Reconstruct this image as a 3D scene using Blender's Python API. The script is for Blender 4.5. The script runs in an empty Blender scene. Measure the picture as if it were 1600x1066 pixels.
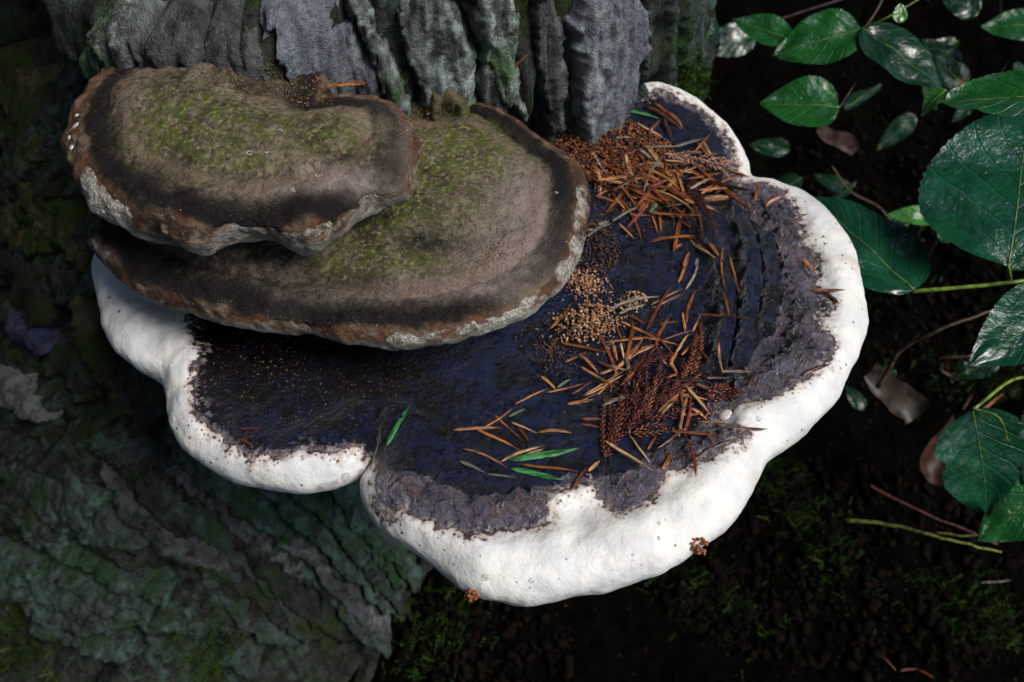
import bpy, math, random
import numpy as np
from mathutils import Vector, Matrix
from mathutils.bvhtree import BVHTree

# ------------------------------------------------------------------ camera, sky, sun, exposure
# All layout is in centimetres; S turns it into metres.
S = 0.01
SC = bpy.context.scene
COL = SC.collection
PITCH = math.radians(50)
EYE = np.array([0.0, -43.0, 36.5])
FWD = np.array([0, math.cos(PITCH), -math.sin(PITCH)])
UPV = np.array([0, math.sin(PITCH), math.cos(PITCH)])
RGT = np.array([1.0, 0, 0])
TANH = 0.5206
cd = bpy.data.cameras.new('camera'); cam = bpy.data.objects.new('camera', cd); COL.objects.link(cam)
cam.location = EYE * S
cam.rotation_euler = (math.radians(90) - PITCH, 0, 0)
cd.sensor_width = 36; cd.lens = 18 / TANH
cd.clip_start = 0.01; cd.clip_end = 500
cd.dof.use_dof = True; cd.dof.focus_distance = 0.45; cd.dof.aperture_fstop = 13.0
SC.camera = cam

SUN_EL, SUN_AZ = 52, 60            # azimuth: degrees from -Y (towards the camera side) to +X
w = bpy.data.worlds.new('World'); SC.world = w; w.use_nodes = True
nt = w.node_tree
sky = nt.nodes.new('ShaderNodeTexSky'); sky.sky_type = 'NISHITA'; sky.sun_disc = False
sky.sun_elevation = math.radians(SUN_EL)
sdir = Vector((math.cos(math.radians(SUN_EL)) * math.sin(math.radians(SUN_AZ)),
               -math.cos(math.radians(SUN_EL)) * math.cos(math.radians(SUN_AZ)),
               math.sin(math.radians(SUN_EL))))
sky.sun_rotation = math.atan2(sdir.x, sdir.y)
sky.air_density = 1.0; sky.dust_density = 0.6; sky.ozone_density = 2.5
nt.links.new(sky.outputs[0], nt.nodes['Background'].inputs[0])
nt.nodes['Background'].inputs[1].default_value = 0.075
sl = bpy.data.lights.new('sun', 'SUN'); sl.energy = 1.5; sl.angle = math.radians(30); sl.color = (1, .95, .86)
so = bpy.data.objects.new('sun', sl); COL.objects.link(so)
so.rotation_euler = (-sdir).to_track_quat('-Z', 'Y').to_euler()
so.location = (0, 0, 3)
SC.view_settings.view_transform = 'Standard'; SC.view_settings.look = 'None'
SC.view_settings.exposure = 1.3; SC.view_settings.gamma = 1.0
SC.view_settings.use_curve_mapping = False

rng = random.Random(7); R = np.random.RandomState(11)

# ------------------------------------------------------------------ helpers: pixels, noise, sdf
def ray(px, py):
    u = (px - 800) / 800 * TANH; v = -(py - 533) / 800 * TANH
    return FWD + u * RGT + v * UPV          # forward component 1: multiply by depth in cm
def at(px, py, depth): return EYE + ray(px, py) * depth
def onz(px, py, z):
    d = ray(px, py); return EYE + d * ((z - EYE[2]) / d[2])

PERM = R.permutation(256); PERM = np.concatenate([PERM, PERM, PERM])
GR = R.normal(size=(256, 3)); GR /= np.linalg.norm(GR, axis=1)[:, None]
def pn(p):
    p = np.asarray(p, float); i = np.floor(p).astype(int); f = p - i; i &= 255
    u = f * f * f * (f * (f * 6 - 15) + 10)
    out = 0
    for dx in (0, 1):
        wx = u[:, 0] if dx else 1 - u[:, 0]
        for dy in (0, 1):
            wy = u[:, 1] if dy else 1 - u[:, 1]
            for dz in (0, 1):
                wz = u[:, 2] if dz else 1 - u[:, 2]
                h = PERM[PERM[PERM[(i[:, 0] + dx) & 255] + ((i[:, 1] + dy) & 255)] + ((i[:, 2] + dz) & 255)]
                g = GR[h]
                out = out + wx * wy * wz * (g[:, 0] * (f[:, 0] - dx) + g[:, 1] * (f[:, 1] - dy) + g[:, 2] * (f[:, 2] - dz))
    return out * 1.5
def fbm(p, o=3, g=.5):
    s = 0; a = 1
    for k in range(o): s = s + a * pn(np.asarray(p) * 2 ** k + k * 17.3); a *= g
    return s
def sstep(a, b, x):
    t = np.clip((x - a) / (b - a), 0, 1); return t * t * (3 - 2 * t)

def sdf_poly(P, poly):                       # positive inside
    P = np.asarray(P, float); poly = np.asarray(poly, float); n = len(poly)
    d2 = np.full(len(P), 1e9); ins = np.zeros(len(P), bool)
    for k in range(n):
        a = poly[k]; b = poly[(k + 1) % n]; e = b - a
        q = P - a; t = np.clip((q @ e) / max(e @ e, 1e-12), 0, 1)
        r = q - t[:, None] * e; d2 = np.minimum(d2, (r * r).sum(1))
        c = (a[1] > P[:, 1]) != (b[1] > P[:, 1])
        if abs(e[1]) > 1e-12: ins ^= c & (P[:, 0] < a[0] + (P[:, 1] - a[1]) / e[1] * e[0])
    d = np.sqrt(d2); return np.where(ins, d, -d)
def dist_line(P, pl):
    d2 = np.full(len(P), 1e9)
    for a, b in zip(pl[:-1], pl[1:]):
        a = np.asarray(a); e = np.asarray(b) - a; q = P - a
        t = np.clip((q @ e) / max(e @ e, 1e-12), 0, 1); r = q - t[:, None] * e
        d2 = np.minimum(d2, (r * r).sum(1))
    return np.sqrt(d2)
def smooth_poly(p, it=2):                    # Chaikin corner cutting
    p = np.asarray(p, float)
    for _ in range(it):
        n = np.roll(p, -1, 0); p = np.stack([.75 * p + .25 * n, .25 * p + .75 * n], 1).reshape(-1, p.shape[1])
    return p
def pxz(pts, z): return np.array([onz(a, b, z(a, b) if callable(z) else z)[:2] for a, b in pts])

def surface_nets(F, org, h):
    nx, ny, nz = F.shape
    ins = F < 0
    c = [ins[i:nx - 1 + i, j:ny - 1 + j, k:nz - 1 + k] for i in (0, 1) for j in (0, 1) for k in (0, 1)]
    al = c[0].copy(); an = c[0].copy()
    for q in c[1:]: al &= q; an |= q
    act = an & ~al; I, J, K = np.nonzero(act)
    idx = np.full(act.shape, -1, int); idx[I, J, K] = np.arange(len(I))
    acc = np.zeros((len(I), 3)); cnt = np.zeros(len(I))
    co = [(i, j, k) for i in (0, 1) for j in (0, 1) for k in (0, 1)]
    for a in co:
        for ax in range(3):
            if a[ax]: continue
            b = list(a); b[ax] = 1
            f0 = F[I + a[0], J + a[1], K + a[2]]; f1 = F[I + b[0], J + b[1], K + b[2]]
            m = (f0 < 0) != (f1 < 0)
            t = np.where(m, f0 / np.where(m, f0 - f1, 1), 0)
            pt = np.tile(np.array(a, float), (len(I), 1)); pt[:, ax] += t
            acc += pt * m[:, None]; cnt += m
    V = (np.stack([I, J, K], 1) + acc / cnt[:, None]) * h + org
    faces = []
    for ax in range(3):
        sl0 = [slice(1, -1)] * 3; sl1 = [slice(1, -1)] * 3
        sl0[ax] = slice(0, -1); sl1[ax] = slice(1, None)
        a = ins[tuple(sl0)]; b = ins[tuple(sl1)]
        for flip, m in ((False, a & ~b), (True, ~a & b)):
            P = np.stack(np.nonzero(m), 1)
            off = np.array([1, 1, 1]); off[ax] = 0; P = P + off
            u, v = [(1, 2), (2, 0), (0, 1)][ax]
            eu = np.zeros(3, int); eu[u] = 1; ev = np.zeros(3, int); ev[v] = 1
            q = [idx[tuple((P + s).T)] for s in (-eu - ev, -ev, 0 * eu, -eu)]
            faces.append(np.stack(q[::-1] if flip else q, 1))
    return V, np.concatenate(faces)
def vnormals(V, Fc):
    n = np.cross(V[Fc[:, 2]] - V[Fc[:, 0]], V[Fc[:, 3]] - V[Fc[:, 1]])
    N = np.zeros_like(V)
    for k in range(4): np.add.at(N, Fc[:, k], n)
    return N / np.maximum(np.linalg.norm(N, axis=1), 1e-12)[:, None]

# ------------------------------------------------------------------ helpers: objects
def tag(o, label=None, cat=None, group=None, kind=None):
    for k, v in (('label', label), ('category', cat), ('group', group), ('kind', kind)):
        if v: o[k] = v
    return o
def root(name, loc=(0, 0, 0)):
    o = bpy.data.objects.new(name, None); o.location = np.asarray(loc, float) * S
    o.empty_display_size = .01; COL.objects.link(o); return o
def mesh(name, V, Fc, mat, attrs=None, smooth=True, uv=None):
    me = bpy.data.meshes.new(name)
    V = np.asarray(V, float) * S
    if isinstance(Fc, np.ndarray) and Fc.ndim == 2:
        k = Fc.shape[1]; n = len(Fc)
        me.vertices.add(len(V)); me.vertices.foreach_set('co', V.ravel())
        me.loops.add(n * k); me.loops.foreach_set('vertex_index', Fc.astype(np.int32).ravel())
        me.polygons.add(n); me.polygons.foreach_set('loop_start', np.arange(0, n * k, k, dtype=np.int32))
        me.update(calc_edges=True); me.validate()
    else:
        me.from_pydata([tuple(v) for v in V], [], [tuple(int(i) for i in f) for f in Fc])
    if smooth: me.polygons.foreach_set('use_smooth', np.ones(len(me.polygons), bool))
    for k, v in (attrs or {}).items():
        a = me.attributes.new(k, 'FLOAT', 'POINT'); a.data.foreach_set('value', np.asarray(v, np.float32))
    if uv is not None:
        l = me.uv_layers.new(name='UVMap'); li = np.zeros(len(me.loops), np.int32)
        me.loops.foreach_get('vertex_index', li); l.data.foreach_set('uv', np.asarray(uv, np.float32)[li].ravel())
    if mat: me.materials.append(mat)
    return me
def obj(name, me, parent=None, loc=None):
    o = bpy.data.objects.new(name, me); COL.objects.link(o)
    if parent: o.parent = parent
    if loc is not None: o.location = np.asarray(loc, float) * S
    return o
def part(name, V, Fc, mat, parent=None, attrs=None, smooth=True, uv=None):
    off = np.array(parent.location) / S if parent else np.zeros(3)
    if parent and parent.parent: off = off + np.array(parent.parent.location) / S
    return obj(name, mesh(name, np.asarray(V) - off, Fc, mat, attrs, smooth, uv), parent)
def grid_faces(nu, nv):
    i = np.arange(nu - 1)[:, None] * nv + np.arange(nv - 1)[None]
    i = i.ravel(); return np.stack([i, i + nv, i + nv + 1, i + 1], 1)
def compact(V, Fc, attrs=None):
    u, inv = np.unique(Fc, return_inverse=True)
    return V[u], inv.reshape(Fc.shape), {k: v[u] for k, v in (attrs or {}).items()}
def tube(pts, rad, n=8):
    pts = np.asarray(pts, float); m = len(pts)
    rad = np.full(m, rad) if np.isscalar(rad) else np.asarray(rad, float)
    V = []
    for i in range(m):
        t = pts[min(i + 1, m - 1)] - pts[max(i - 1, 0)]; t /= np.linalg.norm(t) + 1e-9
        a = np.cross(t, (0, 0, 1.0) if abs(t[2]) < .9 else (1.0, 0, 0)); a /= np.linalg.norm(a); b = np.cross(a, t)
        for k in range(n):
            q = 2 * math.pi * k / n; V.append(pts[i] + rad[i] * (a * math.cos(q) + b * math.sin(q)))
    Fq = [[i * n + k, i * n + (k + 1) % n, (i + 1) * n + (k + 1) % n, (i + 1) * n + k] for i in range(m - 1) for k in range(n)]
    Fq += [list(range(n))[::-1], list(range((m - 1) * n, m * n))]
    return np.array(V), Fq
def spline(pts, n=20):
    pts = np.asarray(pts, float)
    P = np.vstack([2 * pts[0] - pts[1], pts, 2 * pts[-1] - pts[-2]]); out = []
    seg = len(pts) - 1
    for q in np.linspace(0, seg - 1e-6, n):
        i = int(q); t = q - i; a, b, c, d = P[i:i + 4]
        out.append(.5 * (2 * b + (c - a) * t + (2 * a - 5 * b + 4 * c - d) * t * t + (-a + 3 * b - 3 * c + d) * t ** 3))
    return np.array(out)
def bvh(V, Fc): return BVHTree.FromPolygons([tuple(v) for v in V], [tuple(int(i) for i in f) for f in Fc])
def cast(tree, px, py):
    d = ray(px, py); r = tree.ray_cast(Vector(EYE), Vector(d).normalized())
    return None if r[0] is None else (np.array(r[0]), np.array(r[1]))
def drop(tree, x, y, z=40):
    r = tree.ray_cast(Vector((x, y, z)), Vector((0, 0, -1)))
    return None if r[0] is None else (np.array(r[0]), np.array(r[1]))

# ------------------------------------------------------------------ helpers: materials
class M:
    def __init__(s, name):
        s.m = bpy.data.materials.new(name); s.m.use_nodes = True; s.t = s.m.node_tree
        s.b = s.t.nodes['Principled BSDF']; s.tc = s.t.nodes.new('ShaderNodeTexCoord')
    def put(s, inp, v):
        if isinstance(v, bpy.types.NodeSocket): s.t.links.new(v, inp)
        elif isinstance(v, (tuple, list)) and len(v) == 3 and inp.type == 'RGBA': inp.default_value = (*v, 1)
        else: inp.default_value = v
    def noise(s, sc, det=4, rough=.55, vec=None, dist=0):
        n = s.t.nodes.new('ShaderNodeTexNoise'); n.inputs['Scale'].default_value = sc
        n.inputs['Detail'].default_value = det; n.inputs['Roughness'].default_value = rough
        n.inputs['Distortion'].default_value = dist
        s.t.links.new(vec or s.tc.outputs['Object'], n.inputs['Vector']); return n.outputs['Fac']
    def voro(s, sc, feat='F1', vec=None, out='Distance', rnd=1):
        n = s.t.nodes.new('ShaderNodeTexVoronoi'); n.feature = feat; n.inputs['Scale'].default_value = sc
        n.inputs['Randomness'].default_value = rnd
        s.t.links.new(vec or s.tc.outputs['Object'], n.inputs['Vector']); return n.outputs[out]
    def mapv(s, scale):
        n = s.t.nodes.new('ShaderNodeMapping'); n.inputs['Scale'].default_value = scale
        s.t.links.new(s.tc.outputs['Object'], n.inputs['Vector']); return n.outputs[0]
    def ramp(s, f, a, b, lo=0, hi=1):
        n = s.t.nodes.new('ShaderNodeMapRange'); n.interpolation_type = 'SMOOTHSTEP'
        s.put(n.inputs[0], f); s.put(n.inputs[1], a); s.put(n.inputs[2], b); s.put(n.inputs[3], lo); s.put(n.inputs[4], hi)
        return n.outputs[0]
    def mix(s, f, a, b):
        n = s.t.nodes.new('ShaderNodeMix'); n.data_type = 'RGBA'
        s.put(n.inputs[0], f); s.put(n.inputs[6], a); s.put(n.inputs[7], b); return n.outputs[2]
    def math(s, op, a, b=0.0):
        n = s.t.nodes.new('ShaderNodeMath'); n.operation = op; s.put(n.inputs[0], a); s.put(n.inputs[1], b); return n.outputs[0]
    def attr(s, name):
        n = s.t.nodes.new('ShaderNodeAttribute'); n.attribute_name = name; return n.outputs['Fac']
    def rand(s):
        return s.t.nodes.new('ShaderNodeObjectInfo').outputs['Random']
    def bump(s, h, dist, strength=1.0, nrm=None):
        n = s.t.nodes.new('ShaderNodeBump'); n.inputs['Strength'].default_value = strength
        n.inputs['Distance'].default_value = dist; s.t.links.new(h, n.inputs['Height'])
        if nrm: s.t.links.new(nrm, n.inputs['Normal'])
        return n.outputs[0]
    def done(s, col, rough=.6, nrm=None, **kw):
        s.put(s.b.inputs['Base Color'], col); s.put(s.b.inputs['Roughness'], rough)
        if nrm: s.t.links.new(nrm, s.b.inputs['Normal'])
        for k, v in kw.items(): s.put(s.b.inputs[k.replace('_', ' ')], v)
        return s.m

# white spongy flesh of the lower bracket
m = M('white_flesh')
edge = m.attr('edge')                                   # cm outside the crust border
n1 = m.noise(260, 5); n2 = m.noise(70, 3); n3 = m.noise(900, 3)
base = m.mix(m.ramp(n2, .35, .7), (.76, .735, .68), (.63, .625, .63))
base = m.mix(m.ramp(m.noise(35, 3), .55, .75, 0, .7), base, (.60, .50, .38))
fr = m.ramp(m.math('ADD', edge, m.math('MULTIPLY', m.math('SUBTRACT', n1, .5), 1.3)), .0, .42, 1, 0)
base = m.mix(m.math('MULTIPLY', fr, .75), base, (.36, .24, .20))
fr2 = m.ramp(m.math('ADD', edge, m.math('MULTIPLY', m.math('SUBTRACT', n1, .5), 1.7)), -.06, .06, 1, 0)
base = m.mix(fr2, base, (.045, .035, .045))
vr = m.t.nodes.new('ShaderNodeSeparateColor'); m.t.links.new(m.voro(260, out='Color'), vr.inputs[0])
sp = m.ramp(m.math('SUBTRACT', m.voro(260), m.math('MULTIPLY', m.math('POWER', vr.outputs[0], 2.5), .26)), -.02, .04, 1, 0); spm = m.ramp(m.noise(38, 2), .47, .58)
base = m.mix(m.math('MULTIPLY', sp, spm), base, m.mix(vr.outputs[1], (.05, .028, .025), (.22, .09, .045)))
base = m.mix(m.math('MULTIPLY', m.ramp(m.voro(420), .22, .34, 1, 0), m.ramp(m.math('ADD', edge, m.math('MULTIPLY', n2, .9)), 1.05, .45)), base, (.07, .045, .05))
sp = m.ramp(m.voro(120), .03, .10, 1, 0); spm = m.ramp(m.noise(55, 2), .52, .58)
base = m.mix(m.math('MULTIPLY', sp, spm), base, (.10, .045, .03))
hb = m.math('ADD', m.math('MULTIPLY', n1, .6), m.math('ADD', n2, m.math('MULTIPLY', n3, .25)))
FLESH = m.done(base, .5, m.bump(hb, .0013, .8), Specular_IOR_Level=.35)

# blue-black wet crust of the lower bracket
m = M('blue_black_crust')
edge = m.attr('edge'); blk = m.attr('black'); dry = m.attr('dry'); gut = m.attr('shore')
n1 = m.noise(180, 5); n2 = m.noise(60, 4); n3 = m.noise(1100, 4, .65)
grey = m.mix(m.ramp(n2, .3, .7), (.040, .034, .055), (.20, .175, .235))
grey = m.mix(m.ramp(m.noise(120, 3), .50, .64, 0, .65), grey, (.15, .085, .06))
grey = m.mix(m.ramp(m.math('ADD', edge, m.math('MULTIPLY', n1, .5)), .55, .25), grey, (.30, .21, .175))
ink = m.mix(m.ramp(m.math('ADD', m.math('MULTIPLY', n1, .6), m.math('MULTIPLY', n2, .4)), .42, .60), (.0012, .0015, .0035), (.0085, .017, .062))
ink = m.mix(m.math('MULTIPLY', m.ramp(n2, .45, .7), gut), ink, (.022, .015, .022))
ink = m.mix(m.math('MULTIPLY', dry, m.ramp(n1, .25, .6)), ink, (.016, .009, .006))
dust = m.math('MULTIPLY', m.ramp(m.voro(330), .16, .26, 1, 0), m.ramp(m.noise(42, 2), .46, .66))
ink = m.mix(m.math('MULTIPLY', dust, m.math('ADD', .12, m.math('MULTIPLY', dry, .8))), ink, (.30, .17, .07))
colr = m.mix(m.ramp(m.math('ADD', blk, m.math('MULTIPLY', m.math('SUBTRACT', n1, .5), .6)), .35, .65), grey, ink)
colr = m.mix(m.ramp(m.math('ADD', edge, m.math('MULTIPLY', m.math('SUBTRACT', n1, .5), .5)), .12, .0), colr, (.045, .028, .05))
colr = m.mix(m.math('MULTIPLY', m.ramp(m.noise(330, 4, .6), .52, .60), m.ramp(m.math('ADD', edge, m.math('MULTIPLY', m.math('SUBTRACT', n2, .5), 1.6)), .75, .0)), colr, (.52, .45, .41))
rg = m.ramp(n1, .35, .65, .30, .12)
rg = m.math('ADD', rg, m.math('MULTIPLY', dry, .35))
h = m.math('ADD', m.math('MULTIPLY', n1, 1.0), m.math('ADD', m.math('MULTIPLY', n3, .45), m.math('MULTIPLY', m.noise(450, 3), .9)))
h2 = m.math('ADD', h, m.math('MULTIPLY', m.voro(150, 'SMOOTH_F1'), m.math('MULTIPLY', m.math('SUBTRACT', 1.0, blk), -1.3)))
CRUST = m.done(colr, rg, m.bump(h2, .0060, 1.0), Specular_IOR_Level=m.math('MULTIPLY', m.math('SUBTRACT', 1.0, dry), 1.0))

# brown, algae-stained caps
m = M('brown_cap_crust')
d = m.attr('rimdist'); al = m.attr('algae'); dk = m.attr('dark'); pal = m.attr('pale')
n1 = m.noise(150, 5); n2 = m.noise(45, 4); n3 = m.noise(1300, 4, .7); n4 = m.noise(420, 4, .65)
c = m.mix(m.ramp(n2, .3, .7), (.060, .046, .034), (.25, .195, .145))
c = m.mix(m.ramp(n4, .52, .36, 0, .8), c, (.040, .028, .020))
c = m.mix(m.ramp(n4, .54, .64, 0, .8), c, (.27, .20, .135))
c = m.mix(m.ramp(m.noise(85, 5, .6), .55, .68, 0, .75), c, (.030, .024, .018))
c = m.mix(m.math('MULTIPLY', al, m.ramp(n1, .40, .62)), c, (.095, .110, .022))
c = m.mix(m.math('MULTIPLY', al, m.ramp(n4, .54, .64)), c, (.25, .26, .085))
c = m.mix(m.math('MULTIPLY', pal, m.ramp(n1, .25, .6, .4, 1)), c, (.36, .285, .26))
band = m.math('MULTIPLY', m.ramp(m.math('ADD', d, m.math('MULTIPLY', m.math('SUBTRACT', n1, .5), .9)), 1.5, 2.7, 1, 0), .92)
band = m.math('MULTIPLY', band, m.math('SUBTRACT', 1.0, m.math('MULTIPLY', pal, .75)))
c = m.mix(band, c, (.010, .007, .0085))
dj = m.math('ADD', d, m.math('MULTIPLY', m.math('SUBTRACT', n1, .5), .5))
lip = m.math('MULTIPLY', m.ramp(dj, 1.25, .95), m.ramp(n4, .3, .6, .5, 1))
c = m.mix(lip, c, m.mix(m.ramp(n2, .4, .6), (.15, .066, .032), (.21, .155, .11)))
rg2 = m.math('MULTIPLY', m.ramp(dj, 2.5, 2.9), m.ramp(dj, 3.5, 3.0)); c = m.mix(m.math('MULTIPLY', rg2, .55), c, (.21, .15, .11))
c = m.mix(m.math('MULTIPLY', dk, m.ramp(n1, .25, .55)), c, (.014, .013, .012))
c = m.mix(m.math('MULTIPLY', m.ramp(n3, .56, .70), m.ramp(m.noise(90, 4), .46, .64, .15, .9)), c, (.33, .24, .14))
c = m.mix(m.ramp(n3, .44, .30, 0, .75), c, (.022, .017, .013))
c = m.mix(m.math('MULTIPLY', m.ramp(m.voro(300), .05, .10, 1, 0), m.ramp(m.noise(70, 2), .5, .6)), c, (.45, .38, .26))
c = m.mix(m.math('MULTIPLY', m.math('MULTIPLY', band, m.ramp(dj, 1.2, 1.6)), .7), c, (.011, .008, .010))
h = m.math('ADD', n4, m.math('ADD', m.math('MULTIPLY', n3, .5), m.math('MULTIPLY', n1, .6)))
CAP = m.done(c, .66, m.bump(h, .0022, 1.0), Specular_IOR_Level=.12)

m = M('brown_and_chalky_margin')
wv = m.attr('chalk'); zz = m.attr('under')
n1 = m.noise(140, 5); n2 = m.noise(50, 4); n3 = m.noise(800, 4, .65)
c = m.mix(m.ramp(n2, .35, .65), (.045, .026, .018), (.145, .075, .042))
c = m.mix(m.ramp(n1, .50, .66), c, (.22, .165, .115))
c = m.mix(m.ramp(m.math('ADD', wv, m.math('MULTIPLY', m.math('SUBTRACT', n1, .5), 1.8)), .50, .95), c, m.mix(m.ramp(n3, .4, .6), (.22, .19, .15), (.46, .45, .41)))
c = m.mix(m.math('MULTIPLY', zz, .8), c, m.mix(m.ramp(n2, .4, .65), (.24, .21, .16), (.46, .44, .40)))
c = m.mix(m.ramp(n3, .62, .8), c, (.05, .03, .02))
MARGIN = m.done(c, .65, m.bump(m.math('ADD', m.math('MULTIPLY', n1, 1.6), m.math('MULTIPLY', n3, .5)), .003, .9), Specular_IOR_Level=.12)

# bark
def bark(name, a, b, lichen, lw, moss=(.035, .06, .012), mw=.0, crack=1.0):
    m = M(name)
    v = m.mapv((1, 1, .16)); n1 = m.noise(130, 6, .62, v); n2 = m.noise(22, 4, .55, v); n3 = m.noise(420, 4, .65); n4 = m.noise(110, 5, .6)
    c = m.mix(m.ramp(n1, .32, .68), a, b)
    c = m.mix(m.math('MULTIPLY', m.ramp(n4, .45, .62), m.ramp(n2, .38, .6, 0, lw)), c, lichen)
    c = m.mix(m.math('MULTIPLY', m.ramp(n3, .55, .75), .5), c, tuple(min(1, x * 2.2) for x in b))
    c = m.mix(m.ramp(m.noise(30, 4), .62 - mw * .3, .78 - mw * .3, 0, min(1, mw * 1.5)), c, moss)
    c = m.mix(m.ramp(n4, .42, .28, 0, .85 * crack), c, (.010, .008, .007))
    h = m.math('ADD', m.math('MULTIPLY', n1, .9), m.math('ADD', n4, m.math('MULTIPLY', m.math('ADD', n3, m.noise(1100, 3, .6)), .5)))
    return m.done(c, .85, m.bump(h, .005, 1.0), Specular_IOR_Level=.1)
BK_CORE = bark('dark_furrowed_bark', (.017, .018, .014), (.055, .060, .049), (.075, .125, .100), 1.0, (.030, .050, .010), .5)
BK_BLUE = bark('blue_grey_bark', (.10, .11, .135), (.25, .265, .30), (.40, .44, .44), .8, crack=.7)
BK_LICH = bark('lichen_bark', (.07, .075, .07), (.17, .19, .18), (.42, .50, .45), 1.0, (.06, .15, .035), .45, .8)
BK_DARK = bark('dark_grey_bark', (.04, .04, .042), (.12, .12, .12), (.24, .28, .25), .8, crack=1.0)
BK_OCH = bark('ochre_mossy_bark', (.09, .07, .035), (.20, .16, .09), (.15, .16, .08), .8, (.08, .10, .015), .6)
BK_TEAL = bark('teal_lichen_bark', (.030, .042, .036), (.085, .108, .095), (.12, .215, .17), .9, (.03, .075, .02), .5)
BK_PALE = bark('pale_bark', (.12, .125, .11), (.20, .21, .19), (.25, .28, .24), .6)
BK_NAVY = bark('slate_blue_bark', (.03, .03, .06), (.075, .08, .15), (.12, .13, .2), .3)
BK_MOSS = bark('brown_mossy_bark', (.045, .035, .02), (.13, .11, .065), (.15, .165, .09), .7, (.035, .055, .012), .8)

# ------------------------------------------------------------------ ground
def ground_z(x, y):
    p = np.stack([x, y, np.zeros_like(x)], 1)
    r = np.hypot(x + 8, y - 22)
    return -43 + 2.6 * fbm(p * .045, 3) + 1.3 * fbm(p * .22 + 5, 3) + 9 * np.exp(-np.maximum(r - 31, 0) / 9)
gx = np.concatenate([-np.geomspace(3500, 90, 26), np.arange(-85, 110, .9), np.geomspace(112, 3500, 26)])
gy = np.concatenate([-np.geomspace(3500, 80, 26), np.arange(-75, 130, .9), np.geomspace(132, 3500, 26)])
X, Y = np.meshgrid(gx, gy, indexing='ij'); X = X.ravel(); Y = Y.ravel()
GV = np.stack([X, Y, ground_z(X, Y)], 1); GF = grid_faces(len(gx), len(gy))
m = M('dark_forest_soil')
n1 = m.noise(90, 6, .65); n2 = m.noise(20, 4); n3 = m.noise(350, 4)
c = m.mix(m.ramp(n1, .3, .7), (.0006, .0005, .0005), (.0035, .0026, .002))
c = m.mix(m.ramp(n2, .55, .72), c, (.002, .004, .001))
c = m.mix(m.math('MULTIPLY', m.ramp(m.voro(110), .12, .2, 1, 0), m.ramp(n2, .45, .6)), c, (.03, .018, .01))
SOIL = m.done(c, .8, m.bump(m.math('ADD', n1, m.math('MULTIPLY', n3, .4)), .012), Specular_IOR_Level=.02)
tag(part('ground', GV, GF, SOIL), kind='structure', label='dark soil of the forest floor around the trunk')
GT = bvh(GV, GF)

# ------------------------------------------------------------------ unseen forest, added out of frame to block low skylight
m = M('shading_foliage'); FOL = m.done(m.mix(m.noise(3), (.012, .022, .008), (.03, .05, .014)), .7, Specular_IOR_Level=.15)
FV = []; FF = []
for k in range(26):
    ang = 2 * math.pi * k / 26 + rng.uniform(-.1, .1); dist = rng.uniform(300, 620)
    if abs(ang - (math.pi - math.radians(SUN_AZ))) < .62: dist += 1500      # gap shaped to let the sun onto the brackets
    bx, by = dist * math.sin(ang), dist * math.cos(ang)
    v_, f_ = tube([(bx, by, -50), (bx + rng.uniform(-9, 9), by, 500), (bx, by, 1500)], [rng.uniform(14, 26), 14, 4], 10)
    for f in f_: FF.append([len(FV) + i for i in f])
    FV += list(v_)
    for j in range(1100):
        z = rng.uniform(-30, 1300); rad = (150 * (1 - z / 1500)) * math.sqrt(rng.random()); q = rng.random() * 6.283
        c = np.array([bx + rad * math.cos(q), by + rad * math.sin(q), z]); l = rng.uniform(18, 42)
        if np.hypot(c[0], c[1]) < 170: continue
        t = np.array([math.cos(q), math.sin(q), -.5]) * l; sd = np.array([-math.sin(q), math.cos(q), rng.uniform(-.5, .5)]) * l * .4
        b0 = len(FV); FV += [c - t * .5, c + sd, c + t * .7, c - sd]; FF.append([b0, b0 + 1, b0 + 2, b0 + 3])
tag(part('unseen_shading_forest', FV, FF, FOL, smooth=False), 'unseen dark conifers added round the trunk to block low light', 'forest', kind='stuff')

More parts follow.
